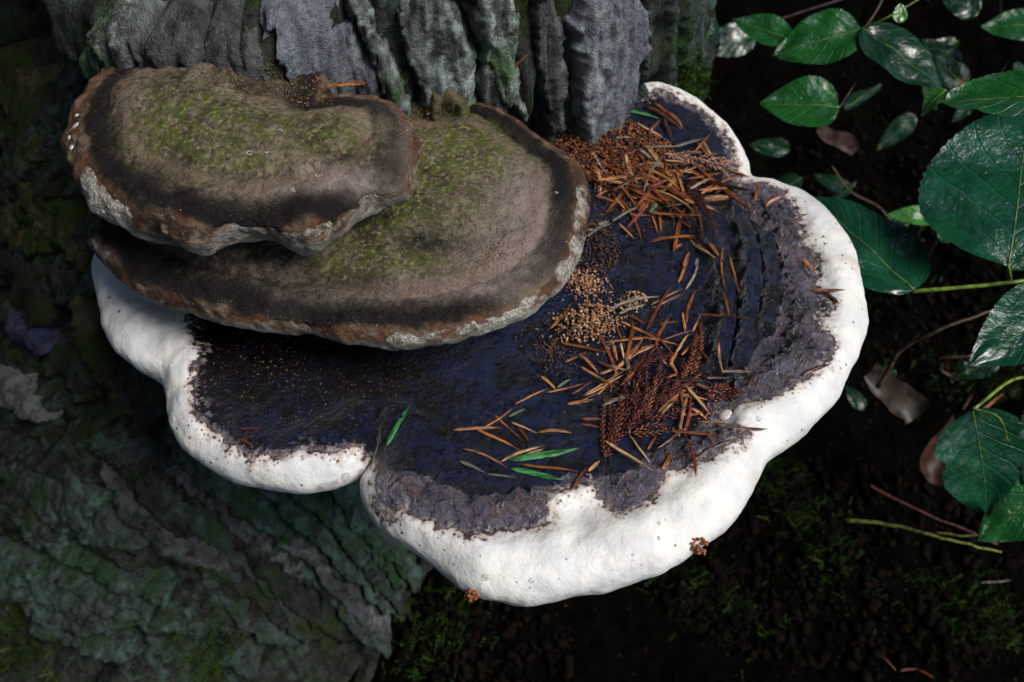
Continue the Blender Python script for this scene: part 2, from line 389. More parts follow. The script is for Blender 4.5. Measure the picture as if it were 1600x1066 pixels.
# ------------------------------------------------------------------ tree trunk
TC = np.array([-8.0, 22.0]); TR = 22.0
def worley(x, y):
    ix = np.floor(x).astype(int); iy = np.floor(y).astype(int)
    f1 = np.full(len(x), 9.0); f2 = np.full(len(x), 9.0); cid = np.zeros(len(x))
    for dx in (-1, 0, 1):
        for dy in (-1, 0, 1):
            h = PERM[(PERM[(ix + dx) & 255] + iy + dy) & 255]
            px_ = ix + dx + GR[h, 0] * .42 + .5; py_ = iy + dy + GR[h, 1] * .42 + .5
            d = np.hypot(px_ - x, py_ - y); m_ = d < f1
            f2 = np.where(m_, f1, np.minimum(f2, d)); cid = np.where(m_, GR[h, 2], cid); f1 = np.where(m_, d, f1)
    return f2 - f1, cid
def trunk_r(a, z, detail=1.0):
    s = a * TR
    tw = s - .35 * np.minimum(z, 0) * (z < 0)           # furrows lean round the trunk below the brackets
    z0 = np.zeros_like(s)
    p = np.stack([tw * .16, z * .035, z0], 1); q = np.stack([tw * .45, z * .10, z0 + 3], 1)
    r = TR + 1.3 * pn(p) * (1 if detail == 1 else .3)
    rid = 1 - np.abs(pn(np.stack([tw * .20 + 4, z * .03, z0], 1))) * 2.2
    r = r - detail * 1.5 * np.clip(rid - .55, 0, 1) * 1.6 + detail * .8 * fbm(q, 3) + detail * .45 * fbm(np.stack([tw * 1.8, z * .22, z0], 1), 3)
    wq = fbm(np.stack([tw * .5, z * .2, z0 + 8], 1), 2)
    fd, cid = worley(tw / 4.2 + .35 * wq, z / 11 + .25 * wq + 40)
    k_ = 1 - .55 * sstep(-2, 5, z)
    r = r + detail * k_ * (1.5 * sstep(0, .28, fd) + .7 * cid - 1.2)
    fl = np.clip((3 - z) / 30, 0, 2)                     # root flare, strongest on the left buttress
    r = r + 14.5 * fl ** .85 * sstep(.25, -.55, a) * sstep(-2.6, -1.7, a) + 9 * np.clip(-(z + 18) / 26, 0, 1) ** 1.5
    r = r - 5.0 * np.exp(-((a + 1.05) / .15) ** 2) * sstep(-6, 2, z) + 5 * sstep(-1.15, -1.6, a)
    col = sstep(-.85, -.6, a) * sstep(.0, -.14, a) * sstep(4.5, 7.5, z) * sstep(14, 10, z)
    return r * (1 - col) + col * (26.2 + .30 * (r - TR))     # swollen collar where the top bracket grows out
def trunk_pt(a, z, h=0, detail=1.0):
    r = trunk_r(a, z, detail) + h
    return np.stack([TC[0] + r * np.sin(a), TC[1] - r * np.cos(a), z], 1)
aa = np.concatenate([np.linspace(-3.14, -2.0, 24)[:-1], np.linspace(-2.0, 1.75, 430), np.linspace(1.75, 3.14, 30)[1:]])
zs = np.concatenate([np.linspace(-52, 18, 300), np.geomspace(19, 260, 60)])
A, Z = np.meshgrid(aa, zs, indexing='ij')
TV = trunk_pt(A.ravel(), Z.ravel()); TF = grid_faces(len(aa), len(zs))
tree = root('conifer_tree', (TC[0], TC[1], -43))
tag(tree, 'large conifer trunk with grey lichen-covered bark carrying the three brackets', 'tree')
part('trunk', TV, TF, BK_CORE, tree)
TT = bvh(TV, TF)

def bark_plate(poly, mat, H=1.2, seed=0, lean=0.0, rough=1.0):
    pts = []
    for a, b in poly:
        r = cast(TT, a, b)
        if r is None: continue
        p = r[0]; an = math.atan2(p[0] - TC[0], TC[1] - p[1]); pts.append((an * TR, p[2]))
    if len(pts) < 3: return
    P = smooth_poly(pts, 2)
    lo = P.min(0) - .8; hi = P.max(0) + .8
    st = max(.13, math.sqrt((hi - lo).prod() / 9000))
    us = np.arange(lo[0], hi[0], st); vs = np.arange(lo[1], hi[1], st)
    U, W = np.meshgrid(us, vs, indexing='ij'); Q = np.stack([U.ravel(), W.ravel()], 1)
    jit = np.stack([Q[:, 0] * .9, Q[:, 1] * .5, np.full(len(Q), seed * 3.7)], 1)
    sd = sdf_poly(Q, P) + rough * (.40 * fbm(jit, 3) + .16 * fbm(jit * 4.5 + 3, 2))
    prof = np.where(sd > 0, 1 - np.exp(-np.maximum(sd, 0) * 7.0), sd * 5.0)
    rg = np.abs(fbm(np.stack([jit[:, 0] * 1.1, jit[:, 1] * .45, jit[:, 2] + 2], 1), 3))
    fib = fbm(np.stack([jit[:, 0] * 3.4, jit[:, 1] * .55, jit[:, 2]], 1), 4)
    flk = fbm(np.stack([jit[:, 0] * 1.1, jit[:, 1] * .5, jit[:, 2] + 5], 1), 3)
    ter = np.floor(flk * 3.2) / 3.2 + sstep(.75, 1.0, flk * 3.2 - np.floor(flk * 3.2)) / 3.2     # flaking layers
    crk = np.exp(-(pn(np.stack([jit[:, 0] * 1.5, jit[:, 1] * .30, jit[:, 2] + 11], 1)) / .05) ** 2)
    h = .62 * H * (prof - .10) + (.30 * rough * ter + .16 * fib - .32 * crk + .05 * fbm(jit * 7, 2)) * (sd > -.1)
    h += lean * sstep(0, 1, (Q[:, 0] - lo[0]) / (hi[0] - lo[0])) * (sd > 0)
    V = trunk_pt(Q[:, 0] / TR, Q[:, 1], np.maximum(h, -2.2), .18)
    Fc = grid_faces(len(us), len(vs)); Fc = Fc[(sd[Fc] > -.45).any(1)]
    V, Fc, _ = compact(V, Fc)
    part('bark_plate', V, Fc, mat, tree)
PL = [
 ([(398,-30),(520,-30),(556,40),(600,130),(590,175),(520,175),(450,130),(425,70)], BK_BLUE, 1.9),
 ([(530,-30),(566,-30),(600,55),(640,130),(640,190),(612,180),(572,66)], BK_LICH, 2.2),
 ([(608,-30),(700,-30),(738,80),(730,195),(665,195),(640,90)], BK_LICH, 1.7),
 ([(735,-30),(800,-30),(812,90),(815,190),(760,130),(742,40)], BK_LICH, 1.6),
 ([(656,120),(690,104),(722,116),(726,152),(690,178),(660,164)], BK_OCH, 2.9),
 ([(728,110),(770,70),(790,150),(790,210),(735,200)], BK_DARK, 1.4),
 ([(815,-30),(862,-30),(874,90),(874,200),(830,180)], BK_DARK, 1.3),
 ([(882,-30),(988,-30),(982,60),(976,170),(932,215),(892,235),(883,120)], BK_BLUE, 2.6),
 ([(992,-30),(1014,-30),(1008,150),(994,150)], BK_TEAL, 1.4),
 ([(1036,-30),(1060,-30),(1050,140),(1036,140)], BK_TEAL, 1.3),
 ([(1072,-30),(1098,-30),(1088,110),(1070,125)], BK_TEAL, 1.2),
 ([(188,-30),(262,-30),(270,80),(275,150),(215,140)], BK_LICH, 1.5),
 ([(268,-30),(325,-30),(335,80),(340,150),(285,150)], BK_DARK, 1.8),
 ([(336,-30),(388,-30),(418,90),(430,150),(355,150)], BK_DARK, 1.0),
 ([(0,556),(60,580),(102,640),(80,655),(0,638)], BK_PALE, 2.2),
 ([(0,468),(40,490),(95,545),(78,556),(0,502)], BK_NAVY, 2.2),
 ([(0,60),(60,90),(85,180),(70,260),(20,240),(0,180)], BK_MOSS, 1.6),
 ([(0,270),(85,290),(115,380),(70,400),(10,370)], BK_MOSS, 1.8),
 ([(100,290),(128,340),(150,430),(125,420),(104,360)], BK_MOSS, 1.4),
 ([(110,430),(170,560),(225,620),(190,640),(130,540)], BK_MOSS, 1.5),
]
prs = random.Random(5); NTOP = len(PL)
for k in range(46):                                     # bark strips between the leaning furrows of the root flare
    cx_ = prs.uniform(-10, 620); cy_ = prs.uniform(640, 1000)
    if cy_ < 640 + .28 * max(cx_ - 250, 0): continue
    d_ = np.array([800 - cx_ + 260, 1823 - cy_ - 420]); d_ /= np.linalg.norm(d_); e_ = np.array([-d_[1], d_[0]])
    L_ = prs.uniform(90, 190); W_ = prs.uniform(11, 20)
    q_ = [(-1, -.2), (-.6, -1), (.1, -.8), (.7, -1), (1, .1), (.6, .9), (0, 1.1), (-.7, .8)]
    poly = [tuple(np.array([cx_, cy_]) + d_ * L_ * a * prs.uniform(.9, 1.05) + e_ * W_ * b * prs.uniform(.75, 1.15)) for a, b in q_]
    PL.append((poly, prs.choice([BK_TEAL, BK_TEAL, BK_TEAL, BK_CORE, BK_DARK]), prs.uniform(1.2, 2.0)))
for k, (poly, mt, H) in enumerate(PL): bark_plate(poly, mt, H, k, rough=1.0 if k < NTOP else .35)

# ------------------------------------------------------------------ brackets
def bracket_volume(poly, zc, r, rt, rb, relief, h=.115, tilt=None):
    lo = poly.min(0) - .8; hi = poly.max(0) + .8
    zl = zc - rb - 1.4; zh = zc + rt + 1.6
    xs = np.arange(lo[0], hi[0], h); ys = np.arange(lo[1], hi[1], h); zz = np.arange(zl, zh, h)
    XX, YY = np.meshgrid(xs, ys, indexing='ij'); Q = np.stack([XX.ravel(), YY.ravel()], 1)
    d = sdf_poly(Q, poly)
    rel = relief(Q, d)
    q = (np.maximum(r - d, 0) / r).astype(np.float32).reshape(XX.shape)[:, :, None]
    wz = (zz[None, None, :] - zc).astype(np.float32) - rel.astype(np.float32).reshape(XX.shape)[:, :, None] * sstep(-.2, .8, d).reshape(XX.shape)[:, :, None].astype(np.float32)
    wn = np.where(wz > 0, wz / rt, wz / rb).astype(np.float32)
    Fv = np.sqrt(q * q + wn * wn) - 1
    return surface_nets(Fv.astype(np.float64), np.array([lo[0], lo[1], zl]), h)
def bumps(Q, blobs, z):
    s = np.zeros(len(Q))
    for px, py, rx, ry, wgt in blobs:
        c = onz(px, py, z)[:2]; ex = onz(px + rx, py, z)[:2]; ey = onz(px, py + ry, z)[:2]
        sx = abs(ex[0] - c[0]); sy = abs(ey[1] - c[1])
        s += wgt * np.exp(-((Q[:, 0] - c[0]) / sx) ** 2 - ((Q[:, 1] - c[1]) / sy) ** 2)
    return s
def ridges(Q, lines, z):
    s = np.zeros(len(Q))
    for pl, wd, amp in lines:
        pl = spline(pxz(pl, z), 16); s += amp * np.exp(-(dist_line(Q, pl) / wd) ** 2)
    return s
def crust_of(V, Fc, N, msk, lift, extra, deep=.1, nz=.25, hide=-.35):
    """a skin lying on the body: proud of it inside the mask, dipping under it outside"""
    off = np.where(msk > 0, lift * (1 - np.exp(-msk * 5)) + deep * sstep(.15, 1.2, msk), msk * .5) + extra * sstep(-.02, .3, msk)
    g = sstep(.05, .45, N[:, 2]); off = off * g - .06 * (1 - g)
    keep = (msk > hide) & (N[:, 2] > -.05)
    f = Fc[keep[Fc].all(1)]
    return V + N * off[:, None], f

# --- lower bracket
def zlow(px, py): return float(np.interp(py, [260, 480], [-.7, -1.5]))
OUT = [(152,395),(145,420),(150,450),(160,500),(172,535),(190,560),(215,580),(245,595),(257,606),(262,630),(265,660),(275,685),(295,708),
 (330,733),(370,755),(420,766),(470,769),(520,762),(555,750),(573,738),(580,722),(584,722),(578,738),(566,755),(563,775),(570,800),(590,828),(620,850),
 (655,872),(690,900),(725,925),(760,938),(810,946),(860,940),(910,928),(960,920),(1010,905),(1050,890),(1090,865),(1130,832),
 (1160,800),(1180,765),(1192,735),(1206,712),(1240,690),(1270,668),(1300,635),(1325,595),(1342,560),(1352,520),(1354,480),(1345,430),
 (1332,390),(1310,350),(1290,325),(1265,305),(1240,292),(1205,282),(1180,279),(1172,268),(1172,250),(1160,225),(1140,203),(1115,185),(1085,168),
 (1055,156),(1020,151),(990,153),(970,160)]
P1 = np.vstack([smooth_poly(pxz(OUT, zlow), 0), [(6, 12), (-2, 10), (-14, 9), (-22, 6), (-23, 0)]])
P1 = smooth_poly(P1, 1)
CR = [(285,470),(292,500),(312,540),(300,585),(303,640),(335,680),(385,713),(430,712),(480,704),(520,712),(560,694),(583,705),(586,735),(582,780),(600,796),
 (635,802),(690,825),(735,840),(790,826),(850,816),(864,782),(890,762),(928,744),(938,780),(960,797),(1000,792),(1026,766),(1050,733),
 (1090,726),(1140,706),(1168,682),(1120,660),(1130,640),(1195,627),(1240,606),(1290,572),(1306,542),(1284,505),(1302,474),(1276,440),(1281,402),(1258,372),
 (1256,340),(1226,302),(1190,288),(1160,284),(1150,268),(1153,245),(1126,207),(1086,178),(1030,160),(988,166),(965,180)]
C1 = np.vstack([pxz(CR, 0), [(6, 12), (-2, 10), (-14, 9), (-17, 3), (-16, -3)]])
BK = [(288,480),(314,560),(306,640),(388,706),(560,688),(590,704),(606,740),(680,756),(760,778),(830,764),(872,752),(905,733),(1000,742),(1012,705),(1075,678),(1110,640),
 (1105,600),(1150,585),(1180,552),(1210,500),(1218,440),(1213,390),(1190,345),(1150,312),(1130,285),(1135,230),(1090,190),(1030,170),(985,172)]
B1 = np.vstack([pxz(BK, 0), [(6, 12), (-2, 10), (-14, 9), (-16, 3), (-15, -3)]])
LOWR = [([(1092,335),(1125,420),(1135,500),(1120,570)], .36, .75), ([(1150,325),(1172,400),(1170,480),(1150,560)], .30, .70),
        ([(1196,370),(1208,430),(1195,510)], .28, .55), ([(1112,330),(1150,420),(1152,520),(1138,565)], .16, -.4), ([(1180,345),(1196,420),(1186,510)], .14, -.26),
        ([(600,760),(700,790),(800,790),(880,765),(960,760),(1030,735),(1100,705),(1160,670)], .5, .32),
        ([(1170,600),(1240,560),(1262,480),(1240,400),(1225,330)], .55, .35),
        ([(586,640),(582,700),(580,728)], .35, -.45), ([(600,560),(588,640)], .5, -.3)]
def rel1(Q, d):
    r = -.55 * sstep(1.5, 3.5, d) + .10 * fbm(np.c_[Q * .35, np.zeros(len(Q))], 3)
    c = sdf_poly(Q, C1)
    r += .16 * np.exp(-((c + .5) / .8) ** 2)                         # swollen white lip round the crust
    return r + ridges(Q, LOWR, 0) + 1.0 * sstep(1, 8, Q[:, 1])
V, Fc = bracket_volume(P1, -1.25, 1.75, 1.2, 1.7, rel1)
N = vnormals(V, Fc)
V = V + N * (.15 * fbm(V * .45, 2) + .03 * fbm(V * 1.7, 2))[:, None]
N = vnormals(V, Fc)
nq = np.c_[V[:, :2], V[:, 2] * .4]
msk = sdf_poly(V[:, :2], C1) + .24 * fbm(nq * 1.2, 2) + .20 * fbm(nq * 3.4, 2)
msk = np.where(N[:, 2] < .1, np.minimum(msk, -1), msk)
low = root('bracket_fungus', (0, 0, -3))
tag(low, 'broad lowest bracket fungus with thick white rim and wet blue-black top', 'fungus')
part('white_rim', V, Fc, FLESH, low, {'edge': -msk})
bump_in = sstep(.0, .9, msk) * .0
grey = sdf_poly(V[:, :2], B1) + .22 * fbm(nq * .9, 3)
black = sstep(-.25, .25, grey)
wx = V[:, 0] + .25 * fbm(nq * .9, 2); wy = V[:, 1] + .25 * fbm(nq * .9 + 50, 2)
w1 = worley(wx / .85 + 60, wy / .85 + 60)[0]; w2 = worley(wx / .42 + 90, wy / .42 + 20)[0]
knob = (.30 * (sstep(0, .8, w1) - .3) + .13 * sstep(0, .6, w2) + .16 * fbm(nq * .8 + 31, 2)) * (1 - black) + black * (.10 * fbm(nq * 1.0, 2) + .035 * fbm(nq * 3.6, 2))
CV, CF = crust_of(V, Fc, N, msk, .035, np.maximum(knob, -.22) * sstep(.05, .9, msk), .24)
dry = sstep(1, -6, V[:, 0] + .6 * (V[:, 1] + 16)) * sstep(-20, -12, V[:, 1])
shore = sstep(1.6, .2, grey)
CV, CF, at1 = compact(CV, CF, {'edge': msk, 'black': black, 'dry': dry, 'shore': shore})
part('crust', CV, CF, CRUST, low, at1)
T1 = bvh(np.vstack([V, CV]), np.vstack([Fc, CF + len(V)]))
LOWBODY = bvh(V, Fc)

# --- middle bracket
OUT2 = [(150,310),(140,335),(135,355),(140,385),(150,405),(175,430),(210,460),(260,485),(320,503),(380,515),(440,522),(485,524),(530,536),(590,547),(640,548),
 (700,541),(760,526),(810,506),(850,481),(885,451),(903,420),(915,380),(921,330),(921,290),(912,262),(890,240),(860,222),(830,200),(800,175),
 (765,158),(735,152),(700,158),(670,172)]
P2 = np.vstack([pxz(OUT2, lambda a, b: float(np.interp(b, [220, 460], [4.0, 3.0]))), [(-3, 6), (-12, 5), (-20, 6), (-24, 2)]]); P2 = smooth_poly(P2, 2)
CP2 = [(150,330),(150,372),(200,425),(270,458),(350,476),(440,492),(520,503),(600,508),(680,506),(750,492),(812,466),(862,430),(888,390),(900,340),(903,290),(893,255),(850,220),(800,180),(740,156),(680,165)]
C2 = np.vstack([pxz(CP2, 4.5), [(-3, 6), (-12, 5), (-20, 6), (-24, 2)]])
def rel2(Q, d):
    r = .10 * fbm(np.c_[Q * .3, np.zeros(len(Q)) + 4], 3) - .25 * np.exp(-((d - 1.9) / .35) ** 2) + .9 * sstep(1, 9, d)
    return r + bumps(Q, [(700, 380, 90, 40, -.35), (760, 250, 90, 60, .3)], 4.5)
V2, F2 = bracket_volume(P2, 3.45, 1.35, 1.05, 1.15, rel2)
N2 = vnormals(V2, F2)
V2 = V2 + N2 * (.14 * fbm(V2 * .6 + 9, 2) + .07 * fbm(V2 * 1.9, 2))[:, None]; N2 = vnormals(V2, F2)
mid = root('bracket_fungus', (0, 0, 2)); tag(mid, 'middle bracket fungus with green-stained brown top and chalky brown edge', 'fungus')
rd = sdf_poly(V2[:, :2], P2)
chalk = bumps(V2, [(640,535,60,30,.9), (740,510,70,30,.8), (800,490,70,40,.9), (880,420,40,50,.9), (905,340,20,60,.8), (160,420,40,40,.7), (240,485,40,20,.8)], 3.2)
part('margin', V2, F2, MARGIN, mid, {'chalk': chalk, 'under': sstep(.2, -.4, N2[:, 2])})
msk2 = sdf_poly(V2[:, :2], C2) + .16 * fbm(V2 * 1.1, 3)
al = np.clip(bumps(V2, [(700,240,110,70,.9), (620,330,90,60,.8), (800,350,70,40,.35), (560,400,90,40,.6), (760,230,60,50,.6), (690,420,120,24,.7)], 4.5), 0, 1)
dk = np.clip(bumps(V2, [(660,385,60,22,1.0), (330,420,120,30,.9), (470,445,160,16,.7), (880,300,25,70,.8), (860,400,30,30,.6), (820,220,40,25,.5), (220,400,60,40,.6)], 4.5), 0, 1)
pal = np.clip(bumps(V2, [(800,410,80,45,.9), (830,330,60,60,.7), (720,455,110,16,.7), (540,470,120,12,.35)], 4.5), 0, 1)
CV2, CF2 = crust_of(V2, F2, N2, msk2, .045, .05 * fbm(V2 * 2.2, 3))
CV2, CF2, a2 = compact(CV2, CF2, {'rimdist': msk2 + .9, 'algae': al, 'dark': dk, 'pale': pal})
part('crust', CV2, CF2, CAP, mid, a2)
T2 = bvh(np.vstack([V2, CV2]), np.vstack([F2, CF2 + len(V2)]))

# --- upper bracket
OUT3 = [(205,95),(165,108),(135,130),(112,165),(102,200),(103,240),(112,275),(130,305),(145,335),(170,352),(210,370),(250,385),(285,400),(320,404),
 (350,393),(385,382),(430,384),(465,396),(495,400),(525,385),(560,350),(600,325),(640,300),(655,265),(655,225),(648,195),(630,172),(600,155),(570,147),(530,146),(500,150)]
P3 = np.vstack([pxz(OUT3, lambda a, b: float(np.interp(b, [170, 380], [8.3, 6.9]))), [(-9, 1), (-14, 1.5), (-18, 1)]]); P3 = smooth_poly(P3, 2)
CP3 = [(200,98),(160,118),(135,150),(122,200),(130,250),(165,295),(220,322),(290,342),(340,350),(390,350),(450,345),(520,335),(580,314),(628,288),(646,255),(648,220),(640,190),(600,158),(540,146),(500,148)]
C3 = np.vstack([pxz(CP3, 8.9), [(-9, 1), (-14, 1.5), (-18, 1)]])
def rel3(Q, d):
    r = .10 * fbm(np.c_[Q * .3, np.zeros(len(Q)) + 14], 3) + .95 * sstep(.5, 6, d) - .20 * np.exp(-((d - 2.0) / .3) ** 2)
    return r + bumps(Q, [(440, 150, 70, 40, -.45), (590, 215, 70, 60, .35)], 9)
V3, F3 = bracket_volume(P3, 7.95, 1.5, 1.0, 1.9, rel3)
N3 = vnormals(V3, F3)
V3 = V3 + N3 * (.22 * fbm(V3 * .6 + 19, 2) * np.where(N3[:, 2] > .3, .5, 1.3) + .10 * fbm(V3 * 1.7, 2))[:, None]; N3 = vnormals(V3, F3)
top = root('bracket_fungus', (0, 0, 6)); tag(top, 'smallest, uppermost bracket fungus with olive-brown kidney-shaped top', 'fungus')
chalk = bumps(V3, [(150,335,30,30,1.2), (195,360,40,20,1.0), (110,190,20,60,1.0), (395,372,40,20,1.0), (480,385,50,22,1.1), (560,340,40,30,.8)], 7)
part('margin', V3, F3, MARGIN, top, {'chalk': chalk, 'under': sstep(.2, -.4, N3[:, 2])})
msk3 = sdf_poly(V3[:, :2], C3) + .14 * fbm(V3 * 1.2 + 5, 3)
al = np.clip(bumps(V3, [(270,205,80,50,.8), (420,210,130,50,.8), (560,220,80,50,.5), (350,270,100,30,.4)], 9), 0, 1)
dk = np.clip(bumps(V3, [(170,230,30,60,.8), (220,290,60,30,.8), (330,320,130,14,.8), (480,315,90,10,.6), (390,240,40,14,.35), (610,180,30,20,.4), (440,140,90,25,.6), (560,255,70,8,.5)], 9), 0, 1)
pal = np.clip(bumps(V3, [(560,280,80,16,.9), (630,230,30,50,.6), (590,180,50,30,.35), (460,300,80,12,.35)], 9), 0, 1)
CV3, CF3 = crust_of(V3, F3, N3, msk3, .045, .04 * fbm(V3 * 2.2, 3))
CV3, CF3, a3 = compact(CV3, CF3, {'rimdist': msk3 + .8, 'algae': al, 'dark': dk, 'pale': pal})
part('crust', CV3, CF3, CAP, top, a3)
T3 = bvh(np.vstack([V3, CV3]), np.vstack([F3, CF3 + len(V3)]))

# ------------------------------------------------------------------ small things: shared materials
def plain(name, a, b, rough=.45, sc=300, spec=.4, stretch=None):
    m = M(name); n = m.noise(sc, 4, .6, m.mapv(stretch) if stretch else None)
    c = m.mix(m.rand(), a, b); c = m.mix(m.ramp(n, .40, .62, 0, .85), c, tuple(x * .25 for x in a))
    return m.done(c, rough, m.bump(n, .0006), Specular_IOR_Level=spec)
ST = (.25, 1, 1)
NM = {'o': plain('orange_needle', (.22, .064, .015), (.55, .22, .068), .28, 700, .5, ST), 'b': plain('dark_brown_needle', (.055, .018, .010), (.17, .060, .026), .26, 700, .5, ST),
      't': plain('tan_needle', (.34, .17, .07), (.58, .36, .18), .35, 700, .4, ST), 'g': plain('grey_needle', (.16, .13, .11), (.30, .26, .22), .4, 700, .4, ST),
      'r': plain('red_needle', (.17, .035, .02), (.28, .075, .045), .3, 700, .5, ST), 'G': plain('green_needle', (.025, .16, .045), (.06, .26, .08), .3, 700, .5, ST),
      'q': plain('faded_green_needle', (.11, .15, .10), (.20, .22, .13), .35, 700, .4, ST)}
CWORD = {'o': 'orange-brown', 'b': 'dark brown', 't': 'pale tan', 'g': 'grey', 'r': 'reddish', 'G': 'green', 'q': 'faded grey-green'}

def needle_mesh(bend, kink, mat):
    n = 12; V = []; m_ = 8
    for i in range(n + 1):
        t = i / n - .5; q = i / n
        wdt = min(1, (q * 7 + .22), ((1 - q) * 3.2 + .03)) * (1 - .12 * abs(t))
        cy = bend * (4 * t * t - 1) * .25 + kink * math.sin(q * 5.5)
        cz = -.18 * abs(bend) * t * t
        for k in range(m_):
            a = 2 * math.pi * k / m_
            yy = math.cos(a); zz = math.sin(a) * .45 - (.34 if abs(math.cos(a)) < .2 and math.sin(a) > 0 else 0)   # grooved top
            V.append((t, cy, cz, yy * wdt, zz * wdt))
    F = [[i * m_ + k, i * m_ + (k + 1) % m_, (i + 1) * m_ + (k + 1) % m_, (i + 1) * m_ + k] for i in range(n) for k in range(m_)]
    F += [list(range(m_))[::-1], list(range(n * m_, (n + 1) * m_))]
    return np.array(V), F
NV = [needle_mesh(b, k, None) for b, k in ((.02, .0), (.10, .004), (-.09, .0), (.22, .0), (-.20, .006), (.05, .012), (-.30, .0), (-.04, -.01))]
def build_needle(p0, p1, up, wd, mat, var):
    ax = p1 - p0; L = np.linalg.norm(ax); ax /= L
    sd = np.cross(up, ax); sd /= np.linalg.norm(sd); u = np.cross(ax, sd)
    V5, F = NV[var]
    V = np.outer(V5[:, 0] * L, (1, 0, 0)) + np.outer(V5[:, 1] * L + V5[:, 3] * wd, (0, 1, 0)) + np.outer(V5[:, 2] * L + V5[:, 4] * wd, (0, 0, 1))
    o = obj('conifer_needle', mesh('conifer_needle', V, F, mat))
    mid = (p0 + p1) / 2
    o.matrix_world = Matrix(((ax[0], sd[0], u[0], mid[0] * S), (ax[1], sd[1], u[1], mid[1] * S), (ax[2], sd[2], u[2], mid[2] * S), (0, 0, 0, 1)))
    return o
TREES = [T1, T2, T3, TT, GT]
def hit(px, py, trees=TREES):
    best = None
    for t in trees:
        r = cast(t, px, py)
        if r is not None:
            d = (r[0] - EYE) @ FWD
            if best is None or d < best[0]: best = (d, r[0], r[1])
    return best
def lay_needle(x0, y0, x1, y1, c, lift=0.0, wpx=None, trees=TREES, place=None):
    hs = [hit(x0 + (x1 - x0) * q, y0 + (y1 - y0) * q, trees) for q in np.linspace(0, 1, 7)]
    if hs[0] is None or hs[-1] is None: return
    P = np.array([q[1] for q in hs if q is not None]); D = np.array([q[0] for q in hs if q is not None])
    up = np.mean([q[2] for q in hs if q is not None], 0); up /= np.linalg.norm(up)
    if up[2] < 0: up = -up
    p0, p1 = P[0].copy(), P[-1].copy(); ax = p1 - p0; L2 = ax @ ax
    if L2 < .02: return
    dz = max(0, max((p - (p0 + ax * np.clip((p - p0) @ ax / L2, 0, 1))) @ up for p in P))
    dz = min(dz, .5)
    wd = (wpx or rng.uniform(3.6, 6.8)) / 2 / 1537 * D.mean()
    p0 += up * (dz + wd * .25 + lift); p1 += up * (dz + wd * .25 + lift * rng.uniform(.4, 1.0))
    o = build_needle(p0, p1, up, wd, NM[c], rng.randrange(len(NV)))
    place = place or where((x0 + x1) / 2, (y0 + y1) / 2)
    ln = math.hypot(x1 - x0, y1 - y0)
    kind = ('long ' if ln > 62 else 'short ' if ln < 34 else '') + CWORD[c]
    tag(o, f'{kind} conifer needle {place}', 'needle', f'{kind} needles {place}')
    return o
def where(x, y):
    if y < 268 and x < 1230: return 'in the rusty litter at the foot of the bark'
    if y < 395 and x < 1150: return 'in the drift beside the middle bracket'
    if x > 1180: return 'on the grey and white right rim'
    if x < 905 and y > 585: return 'on blue-black crust left of the cedar sprig'
    if y < 520: return 'on the ridged crust and frass above the cedar sprig'
    if y > 715: return 'at the white lip below the cedar sprig'
    return 'tangled around the large cedar sprig'

def zl(lst, ox, oy, sc):
    return [(ox + a / sc, oy + b / sc, ox + c / sc, oy + d / sc, k) for a, b, c, d, k in lst]
NE = zl([(725,152,800,215,'o'),(790,205,878,290,'o'),(665,165,870,295,'b'),(475,240,590,225,'o'),(385,215,600,255,'b'),(335,300,560,262,'o'),
 (355,190,400,235,'b'),(425,260,495,330,'o'),(690,310,760,245,'b'),(775,235,820,352,'b'),(620,262,775,350,'t'),(660,408,870,405,'g'),(820,405,1000,350,'g'),
 (945,440,1035,330,'o'),(965,375,1015,445,'o'),(580,520,780,488,'t'),(770,490,910,495,'t'),(640,515,860,640,'o'),(580,580,740,580,'o'),(530,530,585,615,'o'),
 (600,600,790,650,'b'),(690,640,880,708,'o'),(630,757,695,600,'o'),(840,545,880,680,'o'),(905,645,1050,575,'t'),(895,583,1125,537,'o'),(975,675,1045,620,'o'),
 (985,680,1190,675,'t'),(990,690,1145,683,'o'),(1020,660,1115,590,'o'),(1080,610,1195,565,'o'),(1125,515,1250,560,'o'),(1050,660,1115,615,'b'),
 (345,890,490,815,'q'),(480,820,630,735,'q'),(345,855,405,852,'t'),(405,825,470,808,'g'),(575,780,695,780,'o'),(500,690,560,760,'o'),(470,630,500,680,'b'),(380,490,415,660,'t'),
 (355,490,385,650,'b'),(405,560,440,450,'b'),(440,640,470,550,'b'),(385,680,510,718,'o'),(400,670,470,630,'o'),(520,815,605,905,'t'),(700,760,745,885,'o'),
 (750,765,755,870,'o'),(825,980,865,770,'o'),(720,905,965,885,'o'),(690,920,960,900,'o'),(915,905,955,945,'o'),(830,960,875,935,'o'),(885,700,940,765,'o'),
 (790,745,860,720,'b'),(860,790,895,730,'o'),(730,740,830,800,'b'),(855,800,930,850,'b'),(960,930,1080,1030,'t'),(1025,925,1075,1000,'o'),(880,1060,915,975,'o'),
 (950,1055,960,1010,'g'),(1285,710,1305,600,'o'),(1325,725,1420,670,'o'),(680,650,700,695,'o'),(740,700,800,740,'o'),(930,650,1000,700,'b'),(960,590,1010,600,'t'),
 (785,600,830,665,'b'),(640,420,700,470,'g'),(545,560,600,575,'b'),(660,560,760,600,'o'),(800,560,835,520,'b'),(500,350,590,350,'q'),(560,430,640,400,'b'),(600,470,690,455,'o'),
 (480,600,560,590,'b'),(610,680,680,720,'b'),(770,640,850,610,'t'),(700,600,770,560,'b'),(520,650,620,690,'b')], 820, 120, 3.5525)
